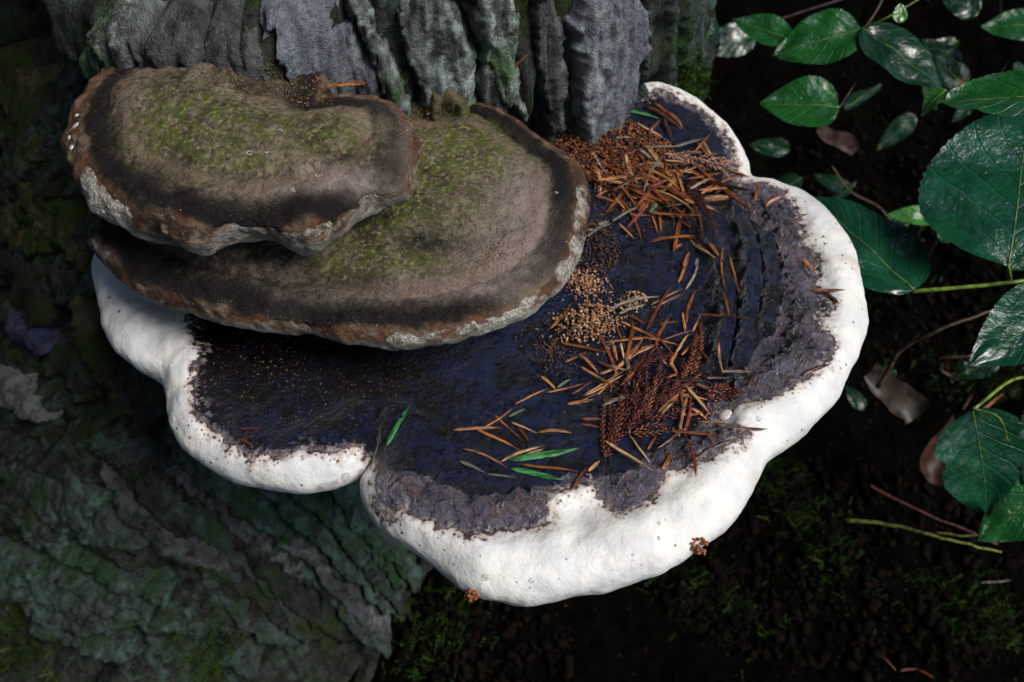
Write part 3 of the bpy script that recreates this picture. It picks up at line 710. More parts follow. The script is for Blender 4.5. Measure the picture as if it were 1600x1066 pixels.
NE += zl([(820,25,830,215,'o'),(830,55,878,235,'o'),(825,205,850,315,'o'),(695,2,800,65,'t'),(638,168,683,40,'o'),(668,195,722,65,'g'),(525,265,660,195,'t'),
 (530,275,665,210,'t'),(505,370,615,180,'r'),(395,325,600,415,'o'),(440,398,660,435,'o'),(390,300,505,262,'g'),(235,260,395,275,'t'),(145,425,360,460,'o'),
 (105,365,195,260,'o'),(380,345,440,485,'b'),(330,440,390,400,'b'),(220,480,305,555,'o'),(165,510,260,455,'o'),(230,530,395,625,'o'),(310,550,450,490,'o'),
 (250,640,440,540,'t'),(240,655,445,525,'t'),(225,665,400,580,'b'),(190,640,290,580,'b'),(175,680,290,655,'o'),(90,635,255,590,'o'),(235,757,315,772,'r'),
 (235,748,315,747,'r'),(190,1032,260,930,'b'),(262,950,312,905,'o'),(660,945,890,810,'b'),(510,862,548,800,'r'),(570,940,610,870,'o'),(600,785,815,808,'o'),
 (720,750,870,760,'t'),(850,780,1005,778,'b'),(765,745,785,690,'o'),(660,600,760,725,'t'),(640,590,655,700,'b'),(690,510,760,650,'b'),
 (570,575,690,540,'o'),(600,590,760,588,'b'),(745,575,850,570,'b'),(600,520,635,460,'o'),(620,470,680,385,'t'),(570,405,720,360,'b'),(670,340,710,200,'o'),
 (695,375,733,290,'t'),(733,385,740,310,'b'),(658,290,668,375,'o'),(600,500,640,560,'o'),(650,480,700,420,'o'),(760,800,790,850,'b'),(690,690,760,740,'o'),
 (640,720,740,710,'o'),(370,430,385,495,'o'),(395,430,410,495,'t'),(540,430,560,465,'b'),(430,300,500,340,'b'),(480,440,560,420,'o'),(300,500,390,540,'b'),
 (560,340,640,330,'b'),(700,440,760,560,'b'),(640,640,730,660,'o'),(700,600,800,640,'b')], 820, 380, 2.6643)
NE += zl([(25,365,275,355,'t'),(130,350,355,465,'o'),(230,285,385,420,'o'),(180,350,335,240,'o'),(335,240,505,160,'o'),(465,90,545,165,'o'),(545,155,615,110,'q'),
 (315,320,450,375,'t'),(450,375,625,382,'t'),(350,345,415,435,'b'),(75,460,300,555,'t'),(265,520,480,440,'t'),(385,490,480,455,'t'),(365,540,655,578,'o'),
 (55,520,190,580,'q'),(190,580,330,598,'q'),(305,295,390,255,'q')], 700, 560, 3.2)
NE += zl([(320,190,378,172,'b'),(355,345,395,400,'o'),(390,455,515,455,'o'),(440,460,495,505,'b'),(350,760,460,718,'b'),(165,800,195,740,'b')], 1100, 260, 2.3167)
NE += zl([(655,760,710,795,'b'),(650,720,750,718,'b')], 130, 400, 2.664)
for k, (a, b, c, d, kk) in enumerate(NE):
    dense = (880 < (a + c) / 2 < 1150) and ((540 < (b + d) / 2 < 690) or (b + d) / 2 < 345)
    lay_needle(a, b, c, d, kk, rng.uniform(.0, .32) if dense else rng.uniform(0, .04), trees=[T1],
               place='on the dark left lobe of the lowest bracket' if a < 600 else None)
for k in range(112):                                     # the rest of the drift and the tangle
    if k % 5 < 3: cx_, cy_, sx_, sy_, q0 = 1030, 290, 78, 30, .35
    else: cx_, cy_, sx_, sy_, q0 = 1015, 600, 70, 48, -.5
    x, y = rng.gauss(cx_, sx_), rng.gauss(cy_, sy_); q = rng.gauss(q0, .9); L = rng.uniform(50, 95)
    if x < 935 or x > 1170: continue
    if k % 5 < 3: y += (x - 1030) * .12
    lay_needle(x - L / 2 * math.cos(q), y - L / 2 * math.sin(q), x + L / 2 * math.cos(q), y + L / 2 * math.sin(q), rng.choice('ooobbtrtg'), rng.uniform(0, .22), trees=[T1])
# single green needles, each with its own description
for (a, b, c, d, wp, lab) in [
    (960, 170, 1030, 187, 7, 'bright green needle in the litter by the far dark lobe'),
    (1016, 333, 1043, 304, 8, 'short teal-green needle in the drift right of the middle bracket'),
    (795, 721, 905, 702, 13, 'thick green needle pair pointing at the cedar sprig tip'),
    (797, 733, 882, 750, 10, 'flat green needle just above the white lip below the crust'),
    (606, 704, 644, 638, 9, 'lone upright green needle beside the notch between the white lobes')]:
    o = lay_needle(a, b, c, d, 'G', .03, wp, [T1]);
    if o: tag(o, lab, 'needle'); del o['group']
o = lay_needle(580, 735, 596, 668, 'g', .05, 4, [T1])
if o: tag(o, 'thin dark grass stalk standing in the notch between the white lobes', 'stalk'); o.name = 'grass_stalk'; del o['group']
for a, b, c, d, kk, lab, wp in [(513,150,582,142,'o','curled orange-brown scale lying behind the uppermost cap', 13), (668,188,716,152,'b','dark wet needle wedged between bark and middle bracket', 11),
                            (790,118,830,78,'b','thin brown needle caught on the bark above the middle bracket', 5)]:
    o = lay_needle(a, b, c, d, kk, .12, wp)
    if o: tag(o, lab, 'needle'); del o['group']

# ------------------------------------------------------------------ cedar sprigs
CED = {'v': plain('wet_violet_brown_cedar', (.07, .015, .016), (.17, .04, .03), .38, 500, .35), 'o': plain('orange_brown_cedar', (.15, .04, .014), (.27, .085, .03), .3, 500, .5),
       'p': plain('pink_brown_cedar', (.33, .15, .10), (.50, .27, .20), .4, 500, .4), 'r': plain('rust_cedar', (.11, .022, .008), (.20, .05, .015), .3, 500, .5)}
OCT = np.array([(1, 0, 0), (-1, 0, 0), (0, 1, 0), (0, -1, 0), (0, 0, 1), (0, 0, -1), (.45, .62, .35), (.45, -.62, .35)], float)
OCF = [(0, 6, 4), (0, 4, 7), (0, 2, 6), (0, 7, 3), (6, 2, 4), (7, 4, 3), (2, 1, 4), (3, 4, 1), (0, 5, 2), (0, 3, 5), (2, 5, 1), (3, 1, 5)]
def branchlet(parent, pts, col, lift, wd=.092):
    hs = [hit(a, b, [T1]) for a, b in pts]
    P = np.array([h_[1] + np.array([0, 0, lift]) for h_ in hs if h_])
    if len(P) < 2: return
    P = spline(P, 40); seg = np.r_[0, np.cumsum(np.linalg.norm(np.diff(P, axis=0), axis=1))]
    nst = max(4, int(seg[-1] / .135)); V = []; F = []
    for i in range(nst):
        s_ = seg[-1] * i / nst; k = min(np.searchsorted(seg, s_), len(P) - 2)
        p = P[k]; t = P[k + 1] - P[max(k - 1, 0)]; t /= np.linalg.norm(t)
        sd = np.cross((0, 0, 1), t); sd /= np.linalg.norm(sd); u = np.cross(t, sd)
        tp = wd * (1 - .45 * i / nst)
        sets = [(1, .45), (-1, .45)] if i % 2 else [(0, 0)]
        for sgn, ang in sets:
            d = t * math.cos(ang) + sd * sgn * math.sin(ang)
            e = np.cross(u, d)
            c = p + sd * sgn * tp * .75 + u * (tp * .35 if sgn == 0 else 0) + d * .05
            b0 = len(V)
            for o3 in OCT: V.append(c + d * o3[0] * .22 + e * o3[1] * tp * .72 + u * o3[2] * tp * .5)
            F += [tuple(b0 + j for j in f) for f in OCF]
    part('branchlet', V, F, CED[col], parent, smooth=True)
def z4(l): return [(820 + a / 2.6643, 380 + b / 2.6643) for a, b in l]
def z3(l): return [(820 + a / 3.5525, 120 + b / 3.5525) for a, b in l]
sp = root('cedar_sprig', hit(1000, 640, [T1])[1]); tag(sp, 'large wet red-brown cedar sprig fanned across the blue-black crust', 'cedar sprig')
for pts, c, lf in [
  ([(335,895),(400,800),(480,740),(560,690),(650,660)], 'v', .10), ([(330,890),(322,760),(335,650)], 'o', .16), ([(345,870),(358,750),(348,655)], 'o', .20),
  ([(375,820),(400,720),(395,640)], 'o', .24), ([(410,780),(425,660),(412,600),(470,500),(570,468)], 'v', .22), ([(440,760),(470,650),(450,590),(500,520),(600,475)], 'v', .28),
  ([(470,740),(500,640),(500,540)], 'v', .34), ([(500,730),(530,640),(545,570)], 'o', .36), ([(540,700),(580,620),(600,560)], 'v', .34), ([(450,800),(520,768),(585,772)], 'o', .20),
  ([(455,805),(540,797),(585,785)], 'o', .14), ([(500,742),(600,730),(690,680)], 'v', .26), ([(600,640),(650,560),(660,500)], 'v', .30), ([(650,580),(690,500),(712,400)], 'o', .34),
  ([(690,560),(722,480),(735,385)], 'o', .30), ([(470,760),(450,690),(445,630)], 'v', .32), ([(430,800),(460,730),(520,690)], 'v', .36), ([(350,850),(372,780),(380,700)], 'v', .28),
  ([(560,690),(620,640),(690,600)], 'v', .34), ([(520,640),(470,560),(520,490)], 'v', .30), ([(560,600),(560,520),(610,470)], 'v', .32)]:
    branchlet(sp, z4(pts), c, lf)
sp = root('cedar_sprig', hit(1100, 255, [T1])[1]); tag(sp, 'dry pinkish cedar sprig lying in needles near the far dark lobe', 'cedar sprig')
for pts in [[(770,450),(900,462),(1060,505),(1190,500)], [(830,455),(900,440),(980,440)], [(890,470),(950,505),(1010,535)], [(950,478),(1000,460),(1050,450)], [(1000,492),(1060,475),(1110,468)],
            [(1000,498),(1050,525),(1090,530)], [(1060,505),(1110,490),(1150,485)], [(780,445),(850,475),(910,490)]]:
    branchlet(sp, z3(pts), 'p', .25, .10)
sp = root('cedar_sprig', hit(1130, 615, [T1])[1]); tag(sp, 'short rust-red cedar fragment beside the small white knob', 'cedar sprig')
for pts in [[(745,640),(830,620),(895,628)], [(770,662),(830,650),(890,655)], [(760,630),(800,605),(850,602)]]: branchlet(sp, z4(pts), 'r', .18, .11)

# ------------------------------------------------------------------ frass and crumbs
m = M('golden_frass'); c = m.mix(m.ramp(m.noise(420, 3), .35, .65), (.16, .068, .028), (.56, .33, .18)); GOLD = m.done(c, .8)
m = M('rust_crumbs'); c = m.mix(m.ramp(m.noise(380, 3), .35, .65), (.09, .026, .010), (.40, .135, .045)); RUST = m.done(c, .8)
m = M('dark_crumbs'); c = m.mix(m.ramp(m.noise(380, 3), .35, .65), (.018, .009, .007), (.12, .05, .025)); DCR = m.done(c, .75)
m = M('yellow_dust'); c = m.mix(m.ramp(m.noise(600, 3), .35, .65), (.03, .018, .012), (.30, .19, .09)); DUST = m.done(c, .85)
phi = (1 + 5 ** .5) / 2
ICO = np.array([(-1, phi, 0), (1, phi, 0), (-1, -phi, 0), (1, -phi, 0), (0, -1, phi), (0, 1, phi), (0, -1, -phi), (0, 1, -phi), (phi, 0, -1), (phi, 0, 1), (-phi, 0, -1), (-phi, 0, 1)]) / 1.9
ICF = np.array([(0,11,5),(0,5,1),(0,1,7),(0,7,10),(0,10,11),(1,5,9),(5,11,4),(11,10,2),(10,7,6),(7,1,8),(3,9,4),(3,4,2),(3,2,6),(3,6,8),(3,8,9),(4,9,5),(2,4,11),(6,2,10),(8,6,7),(9,8,1)])
def crumbs(name, px, py, rx, ry, n, mat, r0, r1, mound, label, cat, trees, rot=0, uniform=False):
    V = []; F = []; c0 = hit(px, py, trees)[1]
    for k in range(n):
        q = 2 * math.pi * rng.random(); rr = math.sqrt(rng.random()) if uniform else abs(rng.gauss(0, .5))
        a, b = rr * math.cos(q) * rx, rr * math.sin(q) * ry
        x = px + a * math.cos(rot) - b * math.sin(rot); y = py + a * math.sin(rot) + b * math.cos(rot)
        h_ = hit(x, y, trees)
        if h_ is None: continue
        s_ = rng.uniform(r0, r1)
        p = h_[1] + h_[2] * (s_ * .5 + mound * max(0, 1 - rr * rr) * rng.random())
        M3 = np.array(Matrix.Rotation(rng.random() * 6, 3, Vector((rng.random(), rng.random(), rng.random()))))
        b0 = len(V) * 12; V.append((ICO * np.array([rng.uniform(.7, 1.3) for _ in range(3)]) * (1 + .20 * R.normal(size=(12, 1)))) @ M3 * s_ + p); F.append(ICF + b0)
    o = part(name, np.vstack(V), np.vstack(F), mat, smooth=True)
    tag(o, label, cat, kind='stuff')
crumbs('frass_pile', 922, 507, 64, 38, 900, GOLD, .03, .075, .6, 'golden crumbly frass heap between middle bracket and needle tangle', 'frass', [T1], -.2)
crumbs('frass_pile', 915, 447, 44, 28, 520, GOLD, .03, .07, .4, 'brown frass heap tucked against the middle bracket edge', 'frass', [T1], .3)
crumbs('frass_pile', 990, 470, 22, 14, 140, GOLD, .03, .065, .25, 'small golden frass crumb cluster among needle bundle', 'frass', [T1], uniform=True)
crumbs('wood_crumbs', 945, 235, 112, 52, 3800, RUST, .02, .06, .4, 'rust-red rotten wood crumbs heaped against the bark', 'crumbs', [T1], .12, True)
crumbs('wood_crumbs', 1010, 310, 130, 50, 900, RUST, .02, .05, .12, 'thin spread of rusty crumbs under the needle drift', 'crumbs', [T1], .2)
crumbs('wood_crumbs', 928, 392, 40, 48, 700, DCR, .025, .065, .2, 'dark brown crumbs between middle bracket and blue-black crust', 'crumbs', [T1], 0, True)
crumbs('wood_crumbs', 860, 545, 60, 60, 260, DCR, .03, .07, .06, 'dark crumbs scattered on crust left of the golden frass', 'crumbs', [T1])
crumbs('wood_crumbs', 1040, 620, 130, 70, 300, RUST, .03, .06, .06, 'fine rusty crumbs sprinkled under the large cedar sprig', 'crumbs', [T1])
crumbs('wood_dust', 430, 126, 110, 34, 1400, DUST, .012, .034, .06, 'pale yellowish wood dust behind the uppermost cap', 'dust', [T3, TT], .22, True)
crumbs('wood_dust', 645, 185, 30, 40, 350, DUST, .012, .034, .05, 'wood dust in the gap between upper and middle caps', 'dust', [T2, T3, TT], 0, True)
crumbs('wood_dust', 760, 400, 130, 60, 500, DUST, .015, .035, .02, 'fine tan dust on the middle cap', 'dust', [T2], -.5)
crumbs('wood_dust', 480, 590, 150, 70, 320, DUST, .012, .035, .02, 'sparse tan specks on the dark left lobe', 'dust', [T1], .1, True)
crumbs('frass_pellet_clump', 1092, 852, 15, 12, 60, RUST, .05, .10, .35, 'reddish crumb clump stuck on the white rim edge', 'frass', [T1], 0, True)
crumbs('frass_pellet_clump', 737, 930, 11, 10, 45, RUST, .05, .09, .35, 'reddish crumb clump hanging at the bottom of the white rim', 'frass', [T1], 0, True)

# ------------------------------------------------------------------ water drops and knobs
m = M('clear_water'); WATER = m.done((1, 1, 1), .02, Transmission_Weight=1.0, IOR=1.33)
def dome(c, n, r, fl=.6, seg=14, rings=8):
    n = n / np.linalg.norm(n); a = np.cross(n, (0, .3, 1)); a /= np.linalg.norm(a); b = np.cross(n, a)
    V = [c + n * r * fl]; F = []
    for i in range(1, rings + 1):
        t = math.pi * .72 * i / rings
        for k in range(seg):
            q = 2 * math.pi * k / seg; V.append(c + r * math.sin(t) * (a * math.cos(q) + b * math.sin(q)) + n * r * fl * math.cos(t))
    for k in range(seg): F.append((0, 1 + k, 1 + (k + 1) % seg))
    for i in range(rings - 1):
        for k in range(seg): F.append((1 + i * seg + k, 1 + (i + 1) * seg + k, 1 + (i + 1) * seg + (k + 1) % seg, 1 + i * seg + (k + 1) % seg))
    F.append(tuple(1 + (rings - 1) * seg + k for k in range(seg))[::-1])
    return np.array(V), F
for px, py, r, pl in [(563,738,.17,'on the tip of the left white lobe'), (540,745,.22,'on the tip of the left white lobe'), (524,753,.15,'on the tip of the left white lobe'), (514,757,.12,'on the tip of the left white lobe'),
                      (503,759,.14,'on the tip of the left white lobe'), (758,902,.16,'on the front of the big white lobe'), (830,908,.13,'on the front of the big white lobe'),
                      (151,428,.16,'at the far left end of the white rim'), (149,442,.14,'at the far left end of the white rim'), (153,455,.13,'at the far left end of the white rim'), (1185,655,.12,'on the white saddle right of the cedar sprig')]:
    h_ = hit(px, py, [T1])
    if h_ is None: continue
    V_, F_ = dome(h_[1], h_[2] + np.array([0, -.2, .1]), r)
    o = part('water_drop', V_, F_, WATER); tag(o, 'clear water drop ' + pl, 'water drop', 'water drops ' + pl)
KN = plain('chalky_knob', (.52, .52, .48), (.6, .6, .56), .5)
m = M('white_knob'); WKN = m.done((.75, .72, .66), .5, m.bump(m.noise(300), .001))
def knob_on(parent, px, py, r, trees, mat, fl=.6):
    h_ = hit(px, py, trees)
    if h_: part('knob', *dome(h_[1] - h_[2] * r * .1, h_[2], r, fl), mat, parent)
knob_on(low, 1133, 648, .36, [T1], WKN, .4)
for px, py, r in [(258, 390, .38), (232, 380, .2), (160, 330, .16), (118, 196, .2), (112, 230, .14), (108, 215, .12), (120, 180, .12)]: knob_on(top, px, py, r, [T3], KN, .45)
m = M('pale_ring'); RING = m.done((.62, .62, .55), .6)
for px, py, r in [(437,205,.11), (417,237,.085), (390,239,.12), (496,274,.08), (459,297,.10), (870,301,.06)]:
    h_ = hit(px, py, [T3, T2]); c = h_[1] + h_[2] * .01
    a = np.cross(h_[2], (0, .3, 1)); a /= np.linalg.norm(a); b = np.cross(h_[2], a)
    st = rng.random() * 6
    pts = [c + r * (a * math.cos(st + q) + b * math.sin(st + q) * .8) for q in np.linspace(0, rng.uniform(2.6, 5.6), 16)]
    part('ring_scar', *tube(pts, .016, 5), RING, top if px < 655 else mid)

# ------------------------------------------------------------------ salal shrubs
def leafmat(name, a, b, rough=.28):
    m = M(name); uvn = m.tc.outputs['UV']
    sep = m.t.nodes.new('ShaderNodeSeparateXYZ'); m.t.links.new(uvn, sep.inputs[0])
    u = m.math('ABSOLUTE', m.math('SUBTRACT', sep.outputs[0], .5)); v = sep.outputs[1]
    ph = m.math('ADD', m.math('MULTIPLY', m.math('SUBTRACT', v, m.math('MULTIPLY', m.math('POWER', u, .8), .55)), 44), m.math('MULTIPLY', m.noise(60, 2), 1.6))
    vein = m.ramp(m.math('SINE', ph), .86, 1.0)
    n1 = m.noise(60, 4); n2 = m.noise(420, 3); n3 = m.noise(170, 4, .6)
    c = m.mix(m.ramp(n1, .3, .7), a, b)
    c = m.mix(m.math('MULTIPLY', vein, .16), c, tuple(min(1, x * 2.2 + .01) for x in b))
    c = m.mix(m.math('MULTIPLY', m.ramp(m.noise(35, 3), .68, .74), .8), c, (.12, .075, .03))
    h = m.math('ADD', m.math('MULTIPLY', vein, -.5), m.math('ADD', m.math('MULTIPLY', n3, .9), m.math('MULTIPLY', n2, .25)))
    return m.done(c, m.ramp(n3, .35, .65, rough * .55, rough * .95), m.bump(h, .0015, .9), Specular_IOR_Level=.4, Coat_Weight=m.ramp(m.noise(160, 4, .6), .44, .58, .05, .8), Coat_Roughness=.06)
LF = {'d': leafmat('dark_salal_leaf', (.003, .018, .007), (.006, .036, .012)), 'm': leafmat('mid_salal_leaf', (.005, .048, .008), (.011, .090, .015)),
      'l': leafmat('light_salal_leaf', (.03, .13, .018), (.055, .19, .03), .35), 't': leafmat('teal_salal_leaf', (.003, .034, .014), (.006, .062, .024), .25)}
RIB = plain('leaf_midrib', (.10, .19, .035), (.14, .24, .05), .4)
GSTEM = plain('green_stem', (.16, .24, .03), (.20, .28, .04), .4, 150); PSTEM = plain('purple_brown_stem', (.075, .045, .06), (.11, .065, .08), .5, 150)
BTW = plain('brown_twig', (.085, .045, .028), (.13, .075, .045), .7, 200)
def leaf(parent, bp, tp, wpx, mat, N=(0, -.35, .94), fold=.12, droop=.10, roll=0.0, nib=0, wave=.055, seed=0):
    B = at(*bp); T = at(*tp); ax = T - B; L = np.linalg.norm(ax); ax /= L
    N = np.asarray(N, float) + np.array([0, .20, 0]); sd = np.cross(N, ax)     # leaves lie nearly level; sd /= np.linalg.norm(sd); N = np.cross(ax, sd)
    sd2 = sd * math.cos(roll) + N * math.sin(roll); N = np.cross(ax, sd2); sd = sd2
    W = wpx * 1.12 / 1537 * (bp[2] + tp[2]) / 2
    nu, nv = 21, 45; vs = np.linspace(0, 1, nv); us = np.linspace(-1, 1, nu)
    prof = vs ** .52 * (1 - vs) ** .95; prof /= prof.max(); prof = np.maximum(prof, .012)
    U, Vv = np.meshgrid(us, vs, indexing='ij'); U = U.ravel(); Vv = Vv.ravel()
    w_ = np.interp(Vv, vs, prof) * W / 2 * (1 + .018 * np.sin(Vv * 150) * np.abs(U) ** 6)
    if nib: w_ *= 1 - nib * np.abs(U) ** 3 * np.clip(pn(np.c_[Vv * 7, np.sign(U) * 3, np.full(len(U), seed + .5)]), 0, 1) * 1.2
    h_ = fold * np.abs(U) ** 1.3 * w_ - droop * L * (Vv - .3) ** 2 + wave * L * pn(np.c_[U * 1.2, Vv * 3.2, np.full(len(U), seed * 1.7)])
    h_ += .012 * L * np.abs(U) ** .5 * np.sin((Vv - .28 * np.abs(U)) * 44) * np.interp(Vv, [0, .1, .8, 1], [0, 1, 1, 0]) * .25
    Pv = B + np.outer(Vv * L, ax) + np.outer(U * w_, sd) + np.outer(h_, N)
    th = .025; nn = len(Pv); Fq = grid_faces(nu, nv)
    V_ = np.vstack([Pv, Pv - N * th]); F_ = np.vstack([Fq[:, ::-1], Fq + nn])
    uv = np.c_[U * .5 + .5, Vv]; uv = np.vstack([uv, uv])
    o = part('leaf', V_, F_, LF[mat], parent, uv=uv)
    mi = Pv.reshape(nu, nv, 3)[nu // 2][::3] + N * .015
    part('midrib', *tube(mi, np.linspace(.055, .012, len(mi)), 6), RIB, o)
    return o
def stem(parent, pts, r, mat, name='stem', n=24):
    P = spline([at(*p) for p in pts], n); rr = np.linspace(r, r * .8, n)
    return part(name, *tube(P, rr, 8), mat, parent)

g_ = hit(1620, 700, [GT])[1]
A_ = root('salal_shrub', at(1700, 436, 56)); tag(A_, 'glossy wet salal with large leaves on a lime-green stem beside the white rim', 'shrub')
stem(A_, [(1424,456,54.5),(1470,452,54),(1540,446,53.5),(1600,439,53),(1690,430,54)], .13, GSTEM)
P = spline([at(1690, 430, 54), at(1780, 470, 58), at(1860, 600, 70), at(1900, 800, 84)], 20); part('stem', *tube(P, .15, 8), GSTEM, A_)
stem(A_, [(1575,414,52.5),(1579,430,53),(1580,443,53.4)], .07, GSTEM, 'petiole', 8)
leaf(A_, (1428,456,54.5), (1262,296,59.5), 150, 't', (.1, -.45, .88), .10, .12, seed=1)
leaf(A_, (1576,418,52.5), (1612,150,57), 270, 't', (-.15, -.30, .94), .10, .06, seed=2)
leaf(A_, (1690,460,53), (1518,568,50.5), 125, 't', (-.1, -.4, .9), .14, .10, seed=3)
stem(A_, [(1690,430,54),(1695,445,53.5),(1688,461,53)], .08, GSTEM, 'petiole', 8)
leaf(A_, (1690,150,46), (1462,152,48), 120, 'm', (.05, -.25, .97), .16, .10, nib=.35, seed=4)
stem(A_, [(1690,430,54),(1740,300,50),(1690,150,46)], .08, GSTEM, 'petiole', 14)
leaf(A_, (1478,140,48), (1436,178,48.6), 30, 'l', (-.6, -.3, .75), .3, .3, seed=5)

B_ = root('salal_shrub', at(1345, 40, 66)); tag(B_, 'salal with oval bright leaves around a purple twig behind the trunk', 'shrub')
stem(B_, [(1190,40,70),(1250,20,69),(1330,-6,68),(1420,-40,68)], .11, PSTEM); stem(B_, [(1350,45,66),(1372,12,66),(1395,-40,66)], .09, BTW)
P = spline([at(1420, -40, 68), at(1500, -120, 76), at(1560, -40, 96), at(1560, 60, 124)], 20); part('stem', *tube(P, .13, 8), PSTEM, B_)
stem(B_, [(1350,45,66),(1400,20,65),(1450,-10,65)], .06, GSTEM, 'petiole', 10)
leaf(B_, (1236,64,68), (1146,26,69), 62, 'm', (0, -.4, .9), .12, .12, seed=6)
leaf(B_, (1346,44,66), (1206,86,67), 96, 'm', (.05, -.5, .86), .14, .10, seed=7)
leaf(B_, (1346,44,66), (1482,142,65), 96, 'd', (.1, -.45, .88), .12, .10, seed=8)
leaf(B_, (1312,168,66), (1188,158,67), 92, 'm', (-.05, -.5, .86), .18, .14, seed=9)
stem(B_, [(1346,44,66),(1345,110,67),(1312,168,66)], .05, BTW, 'petiole', 10)
leaf(B_, (1405,36,64), (1408,4,64), 24, 'l', (0, -.8, .6), .1, .05, seed=10)
leaf(B_, (1092,100,70), (1120,14,72), 46, 'd', (.5, -.5, .7), .12, .1, seed=11)
C_ = root('salal_shrub', at(1640, 760, 64)); tag(C_, 'low salal with drooping nibbled leaves above the yellow-green stalk', 'shrub')
leaf(C_, (1520,640,57), (1548,812,60), 165, 't', (-.1, -.75, .66), .10, .14, seed=12, nib=.25)
leaf(C_, (1680,740,61), (1528,846,62), 110, 'm', (0, -.5, .86), .12, .1, seed=13)
leaf(C_, (1660,600,58), (1600,760,60), 120, 'd', (.1, -.5, .86), .12, .1, seed=14)
stem(C_, [(1520,640,57),(1560,652,56),(1575,690,57.3)], .06, GSTEM, 'petiole', 12)
P = spline([at(1520, 640, 57), at(1600, 590, 60), at(1690, 640, 64), at(1720, 760, 76)], 20); part('stem', *tube(P, .1, 8), GSTEM, C_)
D_ = root('salal_shrub', hit(1420, 420, [GT])[1]); tag(D_, 'half-hidden salal with small dim leaves in the shade behind', 'shrub')
leaf(D_, (1478,338,82), (1382,336,83), 34, 'l', (0, -.6, .8), .05, .04, seed=15)
for k, (bx, by, tx, ty, dp, wd, mt) in enumerate([(1640,40,1532,40,74,60,'m'),(1500,100,1440,60,78,44,'d'),(1330,300,1270,270,92,34,'d'),(1400,580,1345,600,88,30,'d'),
    (1480,380,1470,345,86,24,'m'),(1350,640,1320,600,90,26,'d'),(1560,560,1490,590,80,40,'d'),(1530,20,1470,-10,84,50,'d'),(1430,180,1370,235,100,40,'d')]):
    leaf(D_, (bx, by, dp), (tx, ty, dp + 1), wd, mt, (rng.uniform(-.3, .3), -.5, .8), .1, .08, seed=20 + k)
for k in range(18):
    x, y = rng.uniform(1120, 1600), rng.uniform(-20, 520)
    if x < 1190 and y > 170: continue
    dp = rng.uniform(86, 108); q = rng.uniform(0, 6.28); L = rng.uniform(45, 95)
    leaf(D_, (x, y, dp), (x + L * math.cos(q), y + L * math.sin(q) * .7, dp + rng.uniform(-3, 3)), L * rng.uniform(.42, .6), 'd', (rng.uniform(-.5, .5), rng.uniform(-.7, 0), .7), .12, .1, seed=60 + k)
stem(D_, [(1420,440,118),(1425,400,100),(1450,330,90),(1478,338,82)], .12, BTW); stem(D_, [(1440,420,110),(1500,300,95),(1560,120,84),(1640,40,74)], .11, PSTEM)
stem(D_, [(1425,400,100),(1380,330,98),(1330,300,92),(1300,260,92)], .1, BTW)

# ------------------------------------------------------------------ litter on the forest floor
def twig(pts, r, mat, label, kind='twig'):
    P = spline([at(*p) for p in pts], 26); P = P + .12 * np.stack([pn(P * .9 + k * 7) for k in range(3)], 1)
    o = part(kind, *tube(P, np.linspace(r, r * .55, 26), 8), mat); tag(o, label, kind.replace('_', ' ')); return o
twig([(1370,606,62),(1412,545,61),(1470,515,60),(1560,480,61)], .16, BTW, 'bent brown twig below the lime-green stem')
twig([(1320,812,70),(1400,822,69),(1470,840,68),(1565,864,67)], .16, plain('yellow_stalk', (.18, .20, .03), (.22, .24, .04), .5), 'yellow-green stalk lying over the dark floor', 'fallen_stalk')
twig([(1460,832,70),(1520,838,69),(1590,836,68)], .1, plain('ochre_stalk', (.13, .12, .03), (.15, .14, .035), .5), 'thinner ochre stalk forking from beside the yellow-green stalk', 'fallen_stalk')
twig([(1360,760,80),(1440,800,78),(1560,850,76)], .14, plain('red_twig', (.09, .022, .015), (.1, .03, .02), .5), 'dark red twig behind the yellow-green stalk')
def dead_leaf(px, py, dp, size, rot, col, label):
    c = at(px, py, dp); nu = nv = 15; V_ = []
    for i in range(nu):
        for j in range(nv):
            u, v = i / 7 - 1, j / 7 - 1
            k = math.sqrt(max(0, 1 - .55 * v * v)); x = u * .6 * k * (1 - .3 * v); y = v
            z = .55 * u * u + .35 * v * v * (1 if v > 0 else -.3)
            a, b = x * math.cos(rot) - y * math.sin(rot), x * math.sin(rot) + y * math.cos(rot)
            V_.append(c + size * np.array([a, b * .8, z]))
    V_ = np.array(V_); V_ += size * .12 * np.stack([pn(V_ * .5 + k * 5) for k in range(3)], 1)
    Fq = grid_faces(nu, nv); V2_ = np.vstack([V_, V_ - np.array([0, 0, .05])]); F_ = np.vstack([Fq, Fq[:, ::-1] + len(V_)])
    o = part('dead_leaf', V2_, F_, plain('dead_leaf_' + str(px), col, tuple(x * 1.2 for x in col), .5, 120)); tag(o, label, 'dead leaf')
dead_leaf(1385, 630, 84, 3.0, .6, (.05, .034, .024), 'tan curled dead leaf on the floor right of the white rim')
dead_leaf(1475, 720, 82, 3.2, -.5, (.05, .016, .008), 'rust-brown curled dead leaf left of the drooping salal')
dead_leaf(1335, 840, 92, 2.6, 1.2, (.05, .042, .026), 'pale dead leaf below the yellow-green stalk')
dead_leaf(998, 996, 84, .9, .2, (.42, .22, .11), 'small bright tan leaf scrap on the black floor under the white rim')
dead_leaf(822, 1046, 84, .7, .9, (.34, .31, .18), 'small yellowish leaf scrap on the black floor near the root')
dead_leaf(1300, 230, 100, 2.2, .9, (.07, .04, .03), 'brown dead leaf in the gap behind the far lobe')
dead_leaf(1540, 380, 82, 2.6, .3, (.06, .025, .015), 'reddish dead leaf in the shade behind the big salal leaf')
